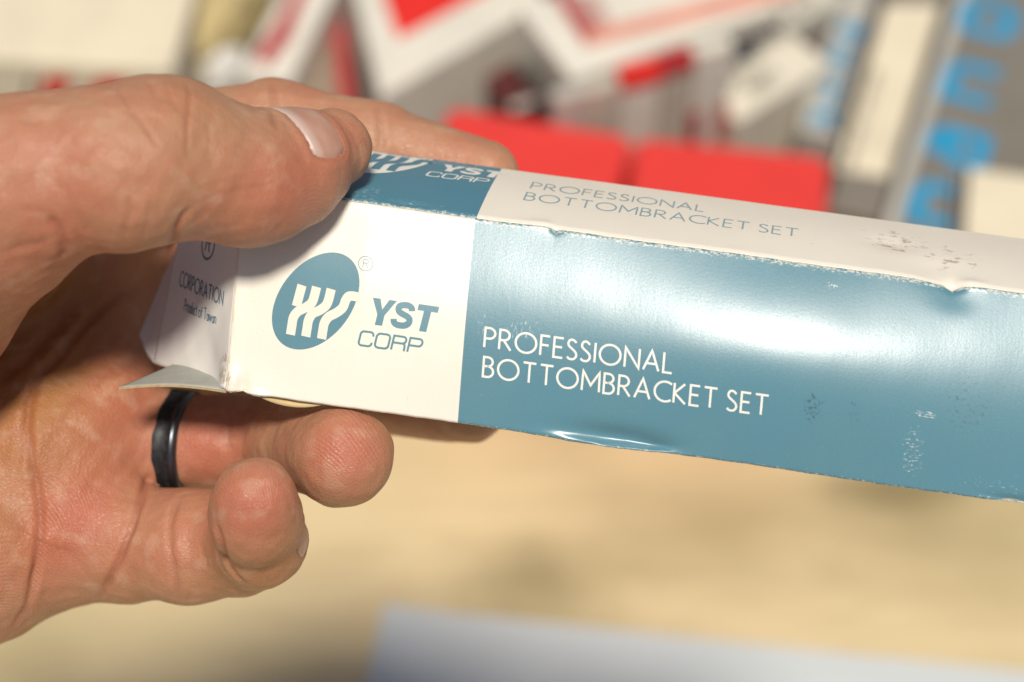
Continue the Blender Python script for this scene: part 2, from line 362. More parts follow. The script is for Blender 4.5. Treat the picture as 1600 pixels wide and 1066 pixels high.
def ribbon(pts, wd, maxlen, closed=False):
    """flat stroke -> list of 2D vertices (pairs) and quads"""
    q = [np.array(pts[0], float)]
    for p in pts[1:]:
        p = np.array(p, float); d = np.linalg.norm(p - q[-1])
        if d < 1e-6: continue
        n = max(1, int(math.ceil(d / maxlen))); a = q[-1].copy()
        for i in range(1, n + 1): q.append(a + (p - a) * i / n)
    q = np.array(q); closed = np.linalg.norm(q[0] - q[-1]) < 1e-4
    t = np.diff(q, axis=0); t /= np.linalg.norm(t, axis=1, keepdims=True)
    V2 = []
    for i in range(len(q)):
        a = t[i - 1] if i > 0 else (t[-1] if closed else t[0]); b = t[i] if i < len(t) else (t[0] if closed else t[-1])
        m = a + b; l = np.linalg.norm(m); m = m / l if l > .2 else b
        n = np.array([-m[1], m[0]]); c = max(.45, abs(n @ np.array([-b[1], b[0]])))
        V2 += [q[i] + n * wd / 2 / c, q[i] - n * wd / 2 / c]
    return np.array(V2), [(2 * i, 2 * i + 2, 2 * i + 3, 2 * i + 1) for i in range(len(q) - 1)]
def text_strokes(txt, font, cap, width=None, gap=.22, slant=0.):
    """polylines in mm, baseline start at 0,0"""
    x = 0; st = []
    for ch in txt:
        wd, ss = font.get(ch, GL.get(ch)) if ch in font or ch in GL else (.4, [])
        for s in ss: st.append([((px + x), py) for px, py in s])
        x += wd + (gap if ch != ' ' else 0)
    x -= gap; k = cap; kx = cap if width is None else width / x
    return [[(px * kx + slant * py * cap, py * k) for px, py in s] for s in st]
def place(name, strokes, wd, fn, mat, parent, off=.05, maxlen=1.2):
    """fn(x, y, off) -> points in view mm ; all strokes of one word or line are one printed mesh"""
    VV = []; FF = []; n = 0
    for i, s in enumerate(strokes):
        v, f = ribbon(s, wd, maxlen); p = fn(v[:, 0], v[:, 1], off + .004 * (i % 5)); VV.append(p); FF += [tuple(a + n for a in q) for q in f]; n += len(v)
    return mesh(name, C(np.concatenate(VV)), FF, mat, parent)
def front_map(u0, s0, rot=0.):
    c, r = math.cos(rot), math.sin(rot)
    return lambda x, y, off: box_pt(u0 + x * c + y * r, s0 - y * c + x * r, off)
def inv(px, py, plane='front'):
    """pixel -> (u, s) on a flat panel"""
    r = np.array([(px - 800) / FPX, -(py - 533) / FPX, -1.])
    e = bv if plane == 'front' else (bw if plane == 'top' else bv); uu = bu if plane != 'flap' else fo
    M = np.stack([uu, e, -r], 1); k = np.linalg.solve(M, -A0)
    return k[0], (k[1] if plane != 'top' else -k[1])
CAP = 3.75
a = inv(757.5, 543); b = inv(1049, 584)
place('lettering', text_strokes('PROFESSIONAL', GL, CAP, b[0] - a[0]), .43, front_map(a[0], a[1], math.atan2(b[1] - a[1], b[0] - a[0])), M_inkw, front)
a = inv(755, 588.5); b = inv(1197, 649.5)
place('lettering', text_strokes('BOTTOMBRACKET SET', GL, CAP, b[0] - a[0]), .43, front_map(a[0], a[1], math.atan2(b[1] - a[1], b[0] - a[0])), M_inkw, front)
def filled(name, polys, fn, mat, parent, off):
    """polys: list of 2D outlines, each filled as a fan of rings round its centre"""
    VV = []; FF = []; n = 0
    for p in polys:
        p = np.array(p); c = p.mean(0); R = 5; k = len(p)
        pts = [c] + [c + (q - c) * (r / R) for r in range(1, R + 1) for q in p]
        f = [(0, 1 + i, 1 + (i + 1) % k) for i in range(k)] + [(1 + (r - 1) * k + i, 1 + r * k + i, 1 + r * k + (i + 1) % k, 1 + (r - 1) * k + (i + 1) % k) for r in range(1, R) for i in range(k)]
        pts = np.array(pts); VV.append(fn(pts[:, 0], pts[:, 1], off)); FF += [tuple(x + n for x in q) for q in f]; n += len(pts)
    return mesh(name, C(np.concatenate(VV)), FF, mat, parent)
# letter shapes of the bold slanted word, as solid outlines (unit cap height)
def slab(x0, y0, x1, y1, w0, w1=None):
    return [(x0, y0), (x0 + w0, y0), (x1 + (w1 or w0), y1), (x1, y1)]
def bold_word(cap, slant, wk):
    def tr(P): return [((x * wk + slant * y) * cap, y * cap) for x, y in P]
    Y = [[(-.02, 1), (.27, 1), (.43, .60), (.60, 1), (.88, 1), (.565, .40), (.565, 0), (.295, 0), (.295, .40)]]
    T = [[(1.70, 1), (2.46, 1), (2.46, .77), (1.70, .77)], [(1.945, .775), (2.215, .775), (2.215, 0), (1.945, 0)]]
    return [tr(Y[0])], [tr(T[0]), tr(T[1])], [[((x * wk + slant * y) * cap, y * cap) for x, y in smooth([(1.52, .70), (1.47, .82), (1.34, .885), (1.18, .885), (1.04, .83), (1.01, .72), (1.07, .61), (1.22, .54), (1.40, .47), (1.50, .38), (1.50, .24), (1.40, .14), (1.24, .11), (1.08, .125), (.97, .19), (.92, .32)])]]
def tri_poly(name, polys, fn, mat, parent, off):
    """arbitrary outlines, triangulated through bmesh"""
    import bmesh
    bm = bmesh.new()
    for p in polys:
        bmesh.ops.triangulate(bm, faces=[bm.faces.new([bm.verts.new((x, y, 0)) for x, y in p])])
    bmesh.ops.subdivide_edges(bm, edges=bm.edges[:], cuts=1, use_grid_fill=True)
    bm.verts.ensure_lookup_table(); v = np.array([x.co[:] for x in bm.verts]); f = [[x.index for x in g.verts] for g in bm.faces]; bm.free()
    return mesh(name, C(fn(v[:, 0], v[:, 1], off)), f, mat, parent)
def ring_band(cx, cy, r, n=28): return [(cx + r * math.cos(t), cy + r * math.sin(t)) for t in np.linspace(0, 2 * math.pi, n + 1)]
def logo(fn, ink, paper, parent, pxmm=1 / 7.93, cap_mm=5.15):
    """fn maps mm (origin = centre of the oval, x along the carton, y up)"""
    Sxx, Syy, Sxy = 70.3 ** 2, 74.2 ** 2, 2152.
    tilt = .137                                     # the photograph's slope of the carton, taken out again
    L = np.linalg.cholesky(np.array([[Sxx, Sxy], [Sxy, Syy]]))
    R = np.array([[math.cos(tilt), -math.sin(tilt)], [math.sin(tilt), math.cos(tilt)]])
    def q(p):  # zoomed-picture coordinates -> mm
        x = np.array([p[0] / 3.5525 + 360 - 494.4, -(p[1] / 3.5525 + 360 - 470.8)]); return tuple(R @ x * pxmm)
    el = [tuple(R @ (L @ np.array([math.cos(t), math.sin(t)])) * pxmm) for t in np.linspace(0, 2 * math.pi, 57)[:-1]]
    o = filled('oval_emblem', [el], fn, ink, parent, .05)
    bars = [[(406, 308), (369, 423)],
            smooth([(487, 318), (472, 368), (456, 404), (420, 430), (378, 450), (350, 482), (338, 530), (328, 577)]),
            smooth([(568, 330), (552, 384), (535, 418), (500, 444), (458, 463), (434, 497), (423, 542), (413, 587)]),
            smooth([(724, 376), (672, 368), (648, 388), (628, 430), (592, 458), (548, 480), (522, 512), (511, 552), (501, 600)])]
    VV = []; FF = []; n = 0
    for i, s in enumerate(bars):
        v, f = ribbon([q(p) for p in s], 51 / 3.5525 * pxmm, .8); VV.append(fn(v[:, 0], v[:, 1], .09 + .004 * i)); FF += [tuple(a + n for a in g) for g in f]; n += len(v)
    mesh('emblem_stripes', C(np.concatenate(VV)), FF, paper, parent)
    x0, y0 = q((757, 518)); xe, _ = q((1105, 560)); cap = cap_mm
    wk = (xe - x0) / cap / 2.30
    Yp, Tp, Sp = bold_word(cap, .16, wk * .97)
    sh = lambda x, y, off: fn(x + x0, y + y0, off)
    tri_poly('lettering', Yp + Tp, sh, ink, parent, .05)
    place('lettering', Sp, cap * .235, sh, ink, parent, .06, .8)
    x0, y0 = q((702, 632)); xe, _ = q((1040, 680))
    place('lettering', text_strokes('CORP', SQ, 2.75, xe - x0, .24, .16), .40, lambda x, y, off: fn(x + x0, y + y0, off), ink, parent)
    return q
a = inv(494.4, 470.8)
q = logo(lambda x, y, off: box_pt(a[0] + x, a[1] - y, off), M_ink, M_front, front)
c0 = q((765, 192))
place('registered_mark', [ring_band(0, 0, 1.42), [(-.5, -.8), (-.38, .8), (.25, .8), (.52, .5), (.4, .15), (-.42, .05)], [(.05, .05), (.5, -.8)]], .13,
      lambda x, y, off: box_pt(a[0] + c0[0] + x, a[1] - c0[1] - y, off), M_ink, front)
# the same print, colours exchanged, on the top panel
b = inv(608, 252, 'top')
logo(lambda x, y, off: box_pt(b[0] + x, b[1] - y, off), M_inkw, plain('dark_blue_print', BLUE2, .4, .03, .05), top, 1 / 7.93, 4.6)
a = inv(828, 300, 'top'); b = inv(1097, 342, 'top')
place('lettering', text_strokes('PROFESSIONAL', GL, 3.9, b[0] - a[0]), .34, front_map(a[0], a[1]), M_ink_thin, top)
a = inv(818, 317.5, 'top'); b = inv(1245, 376, 'top')
place('lettering', text_strokes('BOTTOMBRACKET SET', GL, 3.9, b[0] - a[0]), .34, front_map(a[0], a[1]), M_ink_thin, top)
# flap print
def flap_map(a0, s0): return lambda x, y, off: flap_fn(a0 - x, s0 - y, off)
place('lettering', text_strokes('CORPORATION', GL, 2.8, 22.5), .34, flap_map(27., 24.6), M_inktext, flap)
place('lettering', text_strokes('Product of Taiwan', GL, 2.2, 15.5, .16), .26, flap_map(22.5, 28.8), M_inktext, flap)
place('round_emblem', [ring_band(0, 0, 3.3), [(-1, -1.8), (0, 1.8), (1, -1.8)], [(-1.4, 0), (1.4, 0)]], .5, flap_map(14.5, 14.0), M_inktext, flap)

# ------------------------------------------------------------------ the hand
def J(px, py, d, r): return (*V(px, py, d), r)
CH = {
 'thumb': [J(-60, 300, 374, 18), J(55, 275, 373, 14.8), J(150, 258, 374, 14.0), J(238, 250, 376, 14.6), J(300, 258, 379, 13.2), J(375, 276, 384, 12.6), J(455, 262, 391, 11.0), J(519, 232, 398, 7.7)],
 'index': [J(120, 385, 448, 13), J(250, 225, 440, 10.6), J(430, 196, 437, 9.6), J(590, 228, 436, 8.9), J(757, 274, 435, 7.4)],
 'middle': [J(130, 500, 452, 13), J(330, 575, 464, 10), J(560, 612, 458, 9), J(733, 637, 447, 7.9)],
 'ring': [J(120, 665, 444, 12), J(258, 691, 438, 10.5), J(425, 690, 434, 9.6), J(502, 703, 412, 9.0), J(536, 712, 402, 9.4)],
 'little': [J(120, 838, 430, 12), J(205, 851, 427, 11.7), J(310, 848, 422, 10.9), J(375, 850, 417, 10.2), J(407, 847, 405, 8.7), J(400, 781, 390, 8.1)],
}
PALM = [
 (J(-420, 640, 450, 25), J(60, 400, 452, 14)), (J(-420, 640, 450, 25), J(80, 520, 454, 14)),
 (J(-420, 640, 450, 25), J(95, 660, 448, 15)), (J(-420, 700, 446, 25), J(110, 800, 438, 15)),
 (J(-420, 700, 440, 27), J(-60, 858, 428, 20)), (J(-60, 858, 428, 20), J(100, 838, 431, 14.5)),
 (J(-420, 560, 436, 26), J(-170, 450, 396, 23)), (J(-170, 450, 396, 23), J(0, 335, 380, 15)), (J(0, 335, 380, 15), J(70, 285, 375, 13.5)),
 (J(-70, 400, 405, 14), J(60, 400, 446, 12)),                 # web between thumb and index
 (J(120, 385, 448, 13), J(130, 500, 452, 13.5)), (J(130, 500, 452, 13.5), J(150, 640, 436, 13)), (J(150, 640, 436, 12.0), J(125, 800, 428, 12.0)),
 (J(150, 430, 456, 14), J(290, 440, 466, 12)),
 (J(60, 700, 430, 15), J(20, 560, 440, 14)),
 (J(-900, 640, 452, 32), J(-420, 640, 448, 27)), (J(-1500, 660, 452, 38), J(-900, 640, 452, 32)),
]
def rcone(P, a, b):
    a, b = np.array(a), np.array(b); pa, ra, pb, rb = a[:3].astype(np.float32), a[3], b[:3].astype(np.float32), b[3]
    ba = pb - pa; l2 = float(ba @ ba); q = P - pa; t = np.clip((q @ ba) / l2, 0, 1)
    # shift so that the radius change is taken perpendicular to the surface
    d = q - t[..., None] * ba; return np.sqrt(np.einsum('...i,...i', d, d)) - (ra + (rb - ra) * t * t * (3 - 2 * t) if False else ra + (rb - ra) * t).astype(np.float32)
def smin(a, b, k):
    h = np.clip(.5 + .5 * (b - a) / k, 0, 1); return b + (a - b) * h - k * h * (1 - h)
PADS = [  # extra flesh: centre, radii, blend - fingertip pads, thenar and thumb bulges
 ('thumb', V(415, 300, 386), 9.0, 4), ('thumb', V(190, 275, 371), 13.4, 5), ('thumb', V(270, 215, 377), 9.8, 5),
 ('ring', V(535, 714, 404), 9.3, 3), ('little', V(395, 813, 393), 8.2, 3),
 ('little', V(290, 862, 420), 10.4, 4)]
def sdf(P):
    P = P.astype(np.float32)
    palm = None
    for a, b in PALM:
        d = rcone(P, a, b); palm = d if palm is None else smin(palm, d, 7.)
    res = palm
    for name, ch in CH.items():
        f = None
        for a, b in zip(ch[:-1], ch[1:]):
            d = rcone(P, a, b); f = d if f is None else smin(f, d, 2.2)
        for nm, c, r, k in PADS:
            if nm == name: f = smin(f, np.linalg.norm(P - c.astype(np.float32), axis=-1) - r, k)
        res = smin(res, np.minimum(f, 60), 0.9) if False else np.minimum(res, smin(f, palm, 5.))
    return res
def sdf_g(P):
    e = .15; d = sdf(P); g = np.stack([sdf(P + np.array(v) * e) - d for v in ((1, 0, 0), (0, 1, 0), (0, 0, 1))], -1) / e
    return d, g
def hits(pts, d0=300.):
    """first points of the hand on the lines of sight through pixels (nan where the line misses)"""
    pts = np.array(pts, float); r = np.stack([(pts[:, 0] - 800) / FPX, -(pts[:, 1] - 533) / FPX, -np.ones(len(pts))], 1); t = np.full(len(pts), d0); ok = np.zeros(len(pts), bool)
    for _ in range(70):
        d = sdf(r * t[:, None]); ok |= d < .03; t = np.where(ok, t, t + d * .92)
    q = r * t[:, None]; q[(~ok) | (t > 520)] = np.nan; return q
def hit(px, py):
    q = hits([(px, py)])[0]; return None if np.isnan(q[0]) else q
def nets(lo, hi, h):
    ax = [np.arange(lo[i], hi[i], h, dtype=np.float32) for i in range(3)]; n = [len(a) for a in ax]
    F = np.empty(n, np.float32)
    YZ = np.stack(np.meshgrid(ax[1], ax[2], indexing='ij'), -1)
    for i0 in range(0, n[0], 16):
        X = ax[0][i0:i0 + 16]; P = np.empty((len(X), n[1], n[2], 3), np.float32); P[..., 0] = X[:, None, None]; P[..., 1:] = YZ
        Gc = sdf(P[::4, ::4, ::4]); near = np.repeat(np.repeat(np.repeat(Gc, 4, 0), 4, 1), 4, 2)[:P.shape[0], :P.shape[1], :P.shape[2]].copy()
        kk = np.abs(near) < 9.5; near[kk] = sdf(P[kk]); F[i0:i0 + 16] = near
    ins = F < 0; c = [x - 1 for x in n]
    acc = np.zeros(c + [3], np.float32); cnt = np.zeros(c, np.float32)
    for ax_ in range(3):
        A = [slice(None)] * 3; Bq = [slice(None)] * 3; A[ax_] = slice(0, -1); Bq[ax_] = slice(1, None)
        f0, f1 = F[tuple(A)], F[tuple(Bq)]; cr = (f0 < 0) != (f1 < 0); t = np.where(cr, f0 / (f0 - f1 + 1e-12), 0)
        o = [i for i in range(3) if i != ax_]
        for da in (0, 1):
            for db in (0, 1):
                sl = [None] * 3; sl[ax_] = slice(0, None); sl[o[0]] = slice(da, da + c[o[0]]); sl[o[1]] = slice(db, db + c[o[1]])
                k = cr[tuple(sl)]; tt = t[tuple(sl)]; cnt += k
                acc[..., ax_] += np.where(k, tt, 0); acc[..., o[0]] += np.where(k, da, 0); acc[..., o[1]] += np.where(k, db, 0)
    m = cnt > 0; idx = -np.ones(c, np.int64); idx[m] = np.arange(m.sum())
    g = np.argwhere(m); v = (g + acc[m] / cnt[m][:, None]) * h + np.array(lo)
    faces = []
    for ax_ in range(3):
        o = [(ax_ + 1) % 3, (ax_ + 2) % 3]
        A = [slice(None)] * 3; Bq = [slice(None)] * 3; A[ax_] = slice(0, -1); Bq[ax_] = slice(1, None)
        a0, a1 = ins[tuple(A)], ins[tuple(Bq)]; e = np.argwhere(a0 != a1)
        e = e[(e[:, o[0]] > 0) & (e[:, o[1]] > 0) & (e[:, o[0]] < n[o[0]] - 1) & (e[:, o[1]] < n[o[1]] - 1)]
        def cell(da, db):
            q = e.copy(); q[:, o[0]] -= da; q[:, o[1]] -= db; return idx[q[:, 0], q[:, 1], q[:, 2]]
        quad = np.stack([cell(1, 1), cell(0, 1), cell(0, 0), cell(1, 0)], 1)
        fl = a0[e[:, 0], e[:, 1], e[:, 2]]; quad[~fl] = quad[~fl][:, ::-1]; faces.append(quad)
    return v, np.concatenate(faces)
hv, hf = nets((-215, -72, -488), (24, 62, -352), 1.05)
me = bpy.data.meshes.new('tmp'); me.from_pydata(hv.tolist(), [], hf.tolist()); ob = bpy.data.objects.new('tmp', me); S.collection.objects.link(ob)
sb = ob.modifiers.new('s', 'SUBSURF'); sb.levels = 1; sb.subdivision_type = 'CATMULL_CLARK'
dg = bpy.context.evaluated_depsgraph_get(); m2 = bpy.data.meshes.new_from_object(ob.evaluated_get(dg)); bpy.data.objects.remove(ob)
P = np.zeros(len(m2.vertices) * 3, np.float32); m2.vertices.foreach_get('co', P); P = P.reshape(-1, 3)
for _ in range(3):
    d, g = sdf_g(P); g2 = np.maximum((g * g).sum(1), .2); P = P - (g * (np.clip(d, -.6, .6) / g2)[:, None])
d, g = sdf_g(P); NRM = g / np.linalg.norm(g, axis=1, keepdims=True)
# creases: pixel polylines dropped on to the skin, (points, depth mm, half width mm)
CREASES = [
 ([(262, 400), (270, 382), (275, 362), (284, 342), (300, 325)], .8, .9),
 ([(96, 405), (100, 385), (92, 360), (74, 340)], .7, .9), ([(92, 365), (60, 380), (0, 395)], .25, .9),
 ([(112, 360), (124, 372), (132, 388)], .25, .5),
 ([(200, 300), (204, 330), (196, 352), (192, 384)], .28, .55), ([(236, 300), (232, 340), (222, 378)], .16, .45),
 ([(183, 136), (200, 165), (228, 200), (252, 238)], .25, .5), ([(232, 126), (243, 150)], .25, .5),
 ([(292, 122), (296, 160), (293, 200), (292, 240)], .32, .5), ([(325, 190), (328, 225), (326, 245)], .16, .4),
 ([(262, 140), (275, 170), (300, 190)], .10, .5), ([(150, 170), (190, 220), (240, 270)], .08, .6),
 ([(80, 180), (140, 240), (190, 280)], .06, .8), ([(30, 330), (60, 330), (95, 350)], .2, .7),
 ([(60, 260), (100, 300), (130, 350)], .12, .7), ([(300, 300), (350, 285), (420, 270)], .08, .5), ([(310, 318), (370, 298), (430, 290)], .08, .5),
 # index finger
 ([(425, 124), (428, 160), (430, 200)], .5, .8), ([(590, 165), (594, 200), (596, 235)], .45, .8),
 # palm
 ([(0, 590), (40, 560), (90, 510), (120, 470)], .8, 1.6), ([(30, 720), (55, 600), (90, 560), (140, 500), (200, 450)], .9, 1.0),
 ([(42, 620), (50, 720), (62, 790), (60, 860), (40, 975)], .7, .8), ([(60, 860), (48, 930), (20, 985)], .5, .9),
 ([(110, 640), (150, 600), (200, 570), (230, 560)], .35, 1.2), ([(50, 780), (80, 700), (110, 640)], .2, 1.4),
 ([(98, 850), (120, 880), (140, 900)], .15, .8),
 # base of the little finger
 ([(232, 740), (222, 775), (196, 850), (172, 905), (150, 944)], 1.0, .75),
 ([(283, 768), (268, 810), (266, 850), (275, 900), (280, 940)], .5, .7), ([(275, 780), (262, 830)], .25, .7),
 ([(340, 820), (348, 860), (362, 890), (385, 915)], .8, .8), ([(300, 800), (296, 850), (300, 900)], .18, 1.0),
 # ring finger
 ([(362, 640), (356, 680), (357, 704)], .5, .9), ([(345, 650), (343, 695)], .2, .8), ([(455, 760), (500, 790), (540, 788)], .15, .9),
]
CR = np.zeros(len(P)); CRM = np.zeros(len(P))
FINE = [smooth(c[0], 5) if len(c[0]) > 2 else [tuple(np.array(c[0][0]) + (np.array(c[0][1]) - np.array(c[0][0])) * t) for t in np.linspace(0, 1, 6)] for c in CREASES]
HQ = hits(sum(FINE, [])); _o = 0
for (pts, dep, wd), fine in zip(CREASES, FINE):
    dep = dep * .8; q = HQ[_o:_o + len(fine)]; _o += len(fine); q = q[~np.isnan(q[:, 0])]
    if len(q) < 2: continue
    q = np.array(q); lo, hi = q.min(0) - 4 * wd, q.max(0) + 4 * wd
    k = np.where(((P > lo) & (P < hi)).all(1))[0]
    if len(k) == 0: continue
    best = np.full(len(k), 1e9); prm = np.zeros(len(k)); nseg = len(q) - 1
    for i in range(nseg):
        if np.linalg.norm(q[i + 1] - q[i]) > 9: continue
        ba = q[i + 1] - q[i]; t = np.clip((P[k] - q[i]) @ ba / max(ba @ ba, 1e-6), 0, 1); dd = np.linalg.norm(P[k] - q[i] - t[:, None] * ba, axis=1)
        b = dd < best; best[b] = dd[b]; prm[b] = (i + t[b]) / nseg
    fade = np.clip(np.minimum(prm, 1 - prm) * 5 + .15, 0, 1)
    CR[k] = CR[k] - dep * fade * np.exp(-(best / wd) ** 2) + dep * .12 * fade * np.exp(-((best - 2.1 * wd) / (1.0 * wd)) ** 2)
    CRM[k] = np.maximum(CRM[k], fade * min(1, dep * 1.2) * np.exp(-(best / (wd * 1.1)) ** 2))
# broad unevenness of flesh and knuckle
def vnoise(P, s, seed=0):
    rs = np.random.RandomState(seed); o = np.zeros(len(P))
    for _ in range(10):
        k = rs.normal(size=3) / s; o += np.sin(P @ k * 2 + rs.rand() * 6.28)
    return o / math.sqrt(5)
CR += .10 * vnoise(P, 6, 1) + .05 * vnoise(P, 2.5, 2) 
# nails
def nail_patch(name, p0, p1, ndir, half_w, l0, l1, parent, mat, lift=.20):
    """nail over the axis p0-p1; ndir = way the nail faces; l0..l1 along the axis in mm"""
    ax = p1 - p0; ax = ax / np.linalg.norm(ax); nn = ndir - (ndir @ ax) * ax; nn /= np.linalg.norm(nn); sd_ = np.cross(ax, nn)
    n1, n2 = 26, 30; pts = []; ed = []
    for i in range(n1):
        for j in range(n2):
            a = -1 + 2 * i / (n1 - 1); b = -1 + 2 * j / (n2 - 1)
            # square -> superellipse
            x = a * math.sqrt(1 - b * b * (.04 if a < 0 else .22)); y = b * math.sqrt(1 - a * a * .14)
            if a < 0: y = y * (1 - .10 * a * a)
            ph = y * half_w; L = (l0 + l1) / 2 + x * (l1 - l0) / 2
            dr = nn * math.cos(ph) + sd_ * math.sin(ph); o = p0 + ax * L
            pts.append((o, dr)); ed.append(max(abs(a), abs(b)))
    OO = np.array([p[0] for p in pts]); DD = np.array([p[1] for p in pts]); T = np.full(len(OO), 3.)
    for _ in range(24): T = T - sdf(OO + DD * T[:, None]) * .9
    T = T.reshape(n1, n2)
    for _ in range(3):
        T[1:-1, :] = .25 * T[:-2, :] + .5 * T[1:-1, :] + .25 * T[2:, :]
    T = T.ravel(); ed = np.array(ed)
    prof = lift - (.50 if nm_ok(name) else .35) * np.clip((ed - .84) / .16, 0, 1) ** 2
    Q = np.array([o + dr * (t + l) for (o, dr), t, l in zip(pts, T, prof)])
    outl = [i * n2 + j for i in range(n1) for j in (0, n2 - 1)] + [i * n2 + j for i in (0, n1 - 1) for j in range(n2)]
    return Q, grid_faces(n1, n2), Q[outl], (n1, n2)
nm_ok = lambda n: n == 'thumb'
NAILS = [
 ('thumb', V(375, 276, 384), V(519, 232, 398), np.array([-.05, .60, .80]), 1.0, 9.0, 18.2),
 ('little', V(414, 842, 404), V(400, 781, 390), np.array([.95, -.1, -.25]), .62, -1.0, 6.6),
 ('index', V(590, 228, 436), V(757, 274, 435), np.array([0, .1, -1.]), .9, 14, 25),
 ('ring', V(500, 706, 412), V(536, 712, 402), np.array([.35, -.75, -.55]), .8, -1, 8),
 ('middle', V(560, 612, 458), V(733, 637, 447), np.array([0, -.3, -1.]), .9, 15, 26)]
NP = []
for nm, a_, b_, dr_, hw, l0, l1 in NAILS:
    Q, F_, outl, dims = nail_patch(nm, a_, b_, dr_, hw, l0, l1, None, None); NP.append((Q, F_, dims))
    lo, hi = Q.min(0) - 3, Q.max(0) + 3; k = np.where(((P > lo) & (P < hi)).all(1))[0]
    if len(k) == 0: continue
    dn = np.full(len(k), 1e9)
    for x in outl: dn = np.minimum(dn, np.linalg.norm(P[k] - x, axis=1))
    Pk = P[k].astype(np.float32)
    di = np.full(len(k), 1e9)
    for x in Q.astype(np.float32): di = np.minimum(di, ((Pk - x) ** 2).sum(1))
    di = np.sqrt(di); wi = np.clip((dn - di) / .45, 0, 1) * (di < 1.7)
    CR[k] += -.85 * wi + (1 - wi) * (.26 * np.exp(-((dn - 1.2) / .9) ** 2) - .12 * np.exp(-(dn / .5) ** 2))
    CRM[k] = np.maximum(CRM[k], .5 * np.exp(-(dn / .6) ** 2))
# colouring of the skin itself (flushed tips, yellowish palm stains) and ridge direction
def blob(c, r): return np.exp(-(((P - c) / r) ** 2).sum(1))
RED = np.zeros(len(P)); YEL = np.zeros(len(P))
for px, py, r, k in [(530, 700, 9, .9), (400, 780, 9, .7), (540, 230, 9, .6), (470, 280, 9, .55), (380, 330, 12, .5), (130, 330, 14, .35), (115, 790, 8, .5), (90, 850, 9, .45), (190, 640, 10, .35),
                     (40, 260, 12, .3), (240, 880, 8, .25), (310, 820, 9, .4), (330, 690, 9, .4), (470, 150, 10, .35), (720, 220, 12, .25), (150, 560, 9, .3), (100, 650, 22, .5), (60, 850, 18, .3), (330, 700, 14, .35), (380, 850, 12, .3), (150, 440, 16, .5), (30, 420, 14, .4), (260, 170, 10, .15)]:
    h_ = hit(px, py)
    if h_ is not None: RED = RED + k * blob(h_, r)
for px, py, r, k in [(90, 500, 12, 1.0), (40, 570, 11, 1.0), (130, 470, 9, .8), (60, 640, 10, .7), (150, 600, 8, .35), (20, 720, 9, .5), (110, 720, 6, .3), (300, 160, 9, .25), (20, 830, 12, .35), (410, 890, 9, .5), (350, 910, 8, .4), (200, 900, 8, .25)]:
    h_ = hit(px, py)
    if h_ is not None: YEL = YEL + k * blob(h_, r)
# finger print ridges: phase (mm) measured round a whorl centre on each pad
PH = np.zeros(len(P)); PM = np.zeros(len(P))
for px, py, r, st in [(540, 680, 9, (1, .75, 1)), (385, 760, 9, (1.3, .6, 1)), (330, 372, 12, (1, .35, 1)), (490, 330, 8, (1, .5, 1)), (85, 800, 9, (1, .6, 1)), (30, 900, 12, (.9, .6, 1))]:
    h_ = hit(px, py)
    if h_ is None: continue
    e = (P - h_) * np.array(st); dd = np.linalg.norm((P - h_ + np.array([6., 13., 4.])) * np.array(st), axis=1); k = np.exp(-((P - h_) ** 2).sum(1) / r ** 2)
    b = k > PM; PH[b] = dd[b]; PM[b] = k[b]
P = P + NRM * CR[:, None]
print('hand verts', len(P))

def skin():
    m = NT('skin'); co = m.coord()
    at_ = lambda n: m.n('ShaderNodeAttribute', attribute_name=n).outputs['Fac']
    red, yel, cre, ph, pm = at_('flush'), at_('stain'), at_('crease'), at_('ridge_phase'), at_('ridge_mask')
    n1 = m.noise(co, 90, 4, .55); n2 = m.noise(co, 420, 4, .6); n3 = m.noise(co, 1500, 3, .6)
    base = m.mix(m.ramp(n1, .3, .72), (.45, .255, .148), (.46, .215, .125))
    base = m.mix(m.math('MULTIPLY', red, .95, clamp=True), base, (.45, .135, .08))
    base = m.mix(m.math('MULTIPLY', yel, .8, clamp=True), base, (.37, .16, .05))
    base = m.mix(m.math('MULTIPLY', m.ramp(n2, .50, .72), .34), base, (.42, .15, .10)); base = m.mix(m.math('MULTIPLY', m.ramp(m.noise(co, 210, 3), .52, .7), .25), base, (.60, .42, .29))
    base = m.mix(m.math('MULTIPLY', m.ramp(n3, .60, .72), .18), base, (.62, .40, .30))
    base = m.mix(m.math('MULTIPLY', cre, .55), base, (.32, .09, .05))
    vor = m.n('ShaderNodeTexVoronoi', feature='DISTANCE_TO_EDGE'); m.put(vor.inputs['Vector'], m.scale(co, (1, 1.6, 1.2))); vor.inputs['Scale'].default_value = 1150
    cells = m.ramp(vor.outputs['Distance'], 0., .25)
    rid = m.math('SINE', m.math('ADD', m.math('MULTIPLY', ph, 2 * math.pi / .50), m.math('MULTIPLY', m.noise(co, 260, 2), 7)))
    h = m.math('ADD', m.math('MULTIPLY', cells, .4), m.math('MULTIPLY', n2, .9))
    h = m.math('ADD', h, m.math('MULTIPLY', m.math('MULTIPLY', rid, m.ramp(pm, .25, .7)), .20))
    h = m.math('ADD', h, m.math('MULTIPLY', m.noise(m.scale(co, (1, .35, .5)), 700, 3, .6), .8))
    spk = m.ramp(m.noise(co, 2600, 2, .5), .45, .7)
    rg = m.math('SUBTRACT', .52, m.math('MULTIPLY', spk, .15))
    m.b.subsurface_method = 'RANDOM_WALK'
    return m.out(Base_Color=base, Roughness=rg, Specular_IOR_Level=.42, Subsurface_Weight=.42, Subsurface_Scale=.0018,
                 Subsurface_Radius=(1.0, .36, .2), Normal=m.bump(h, .45, .00030))
M_skin = skin()
person = empty('person', C(V(-420, 640, 448)), 'left hand gripping the open end of the blue and cream carton', 'person')
fc = np.zeros(len(m2.loops), int); m2.loops.foreach_get('vertex_index', fc)
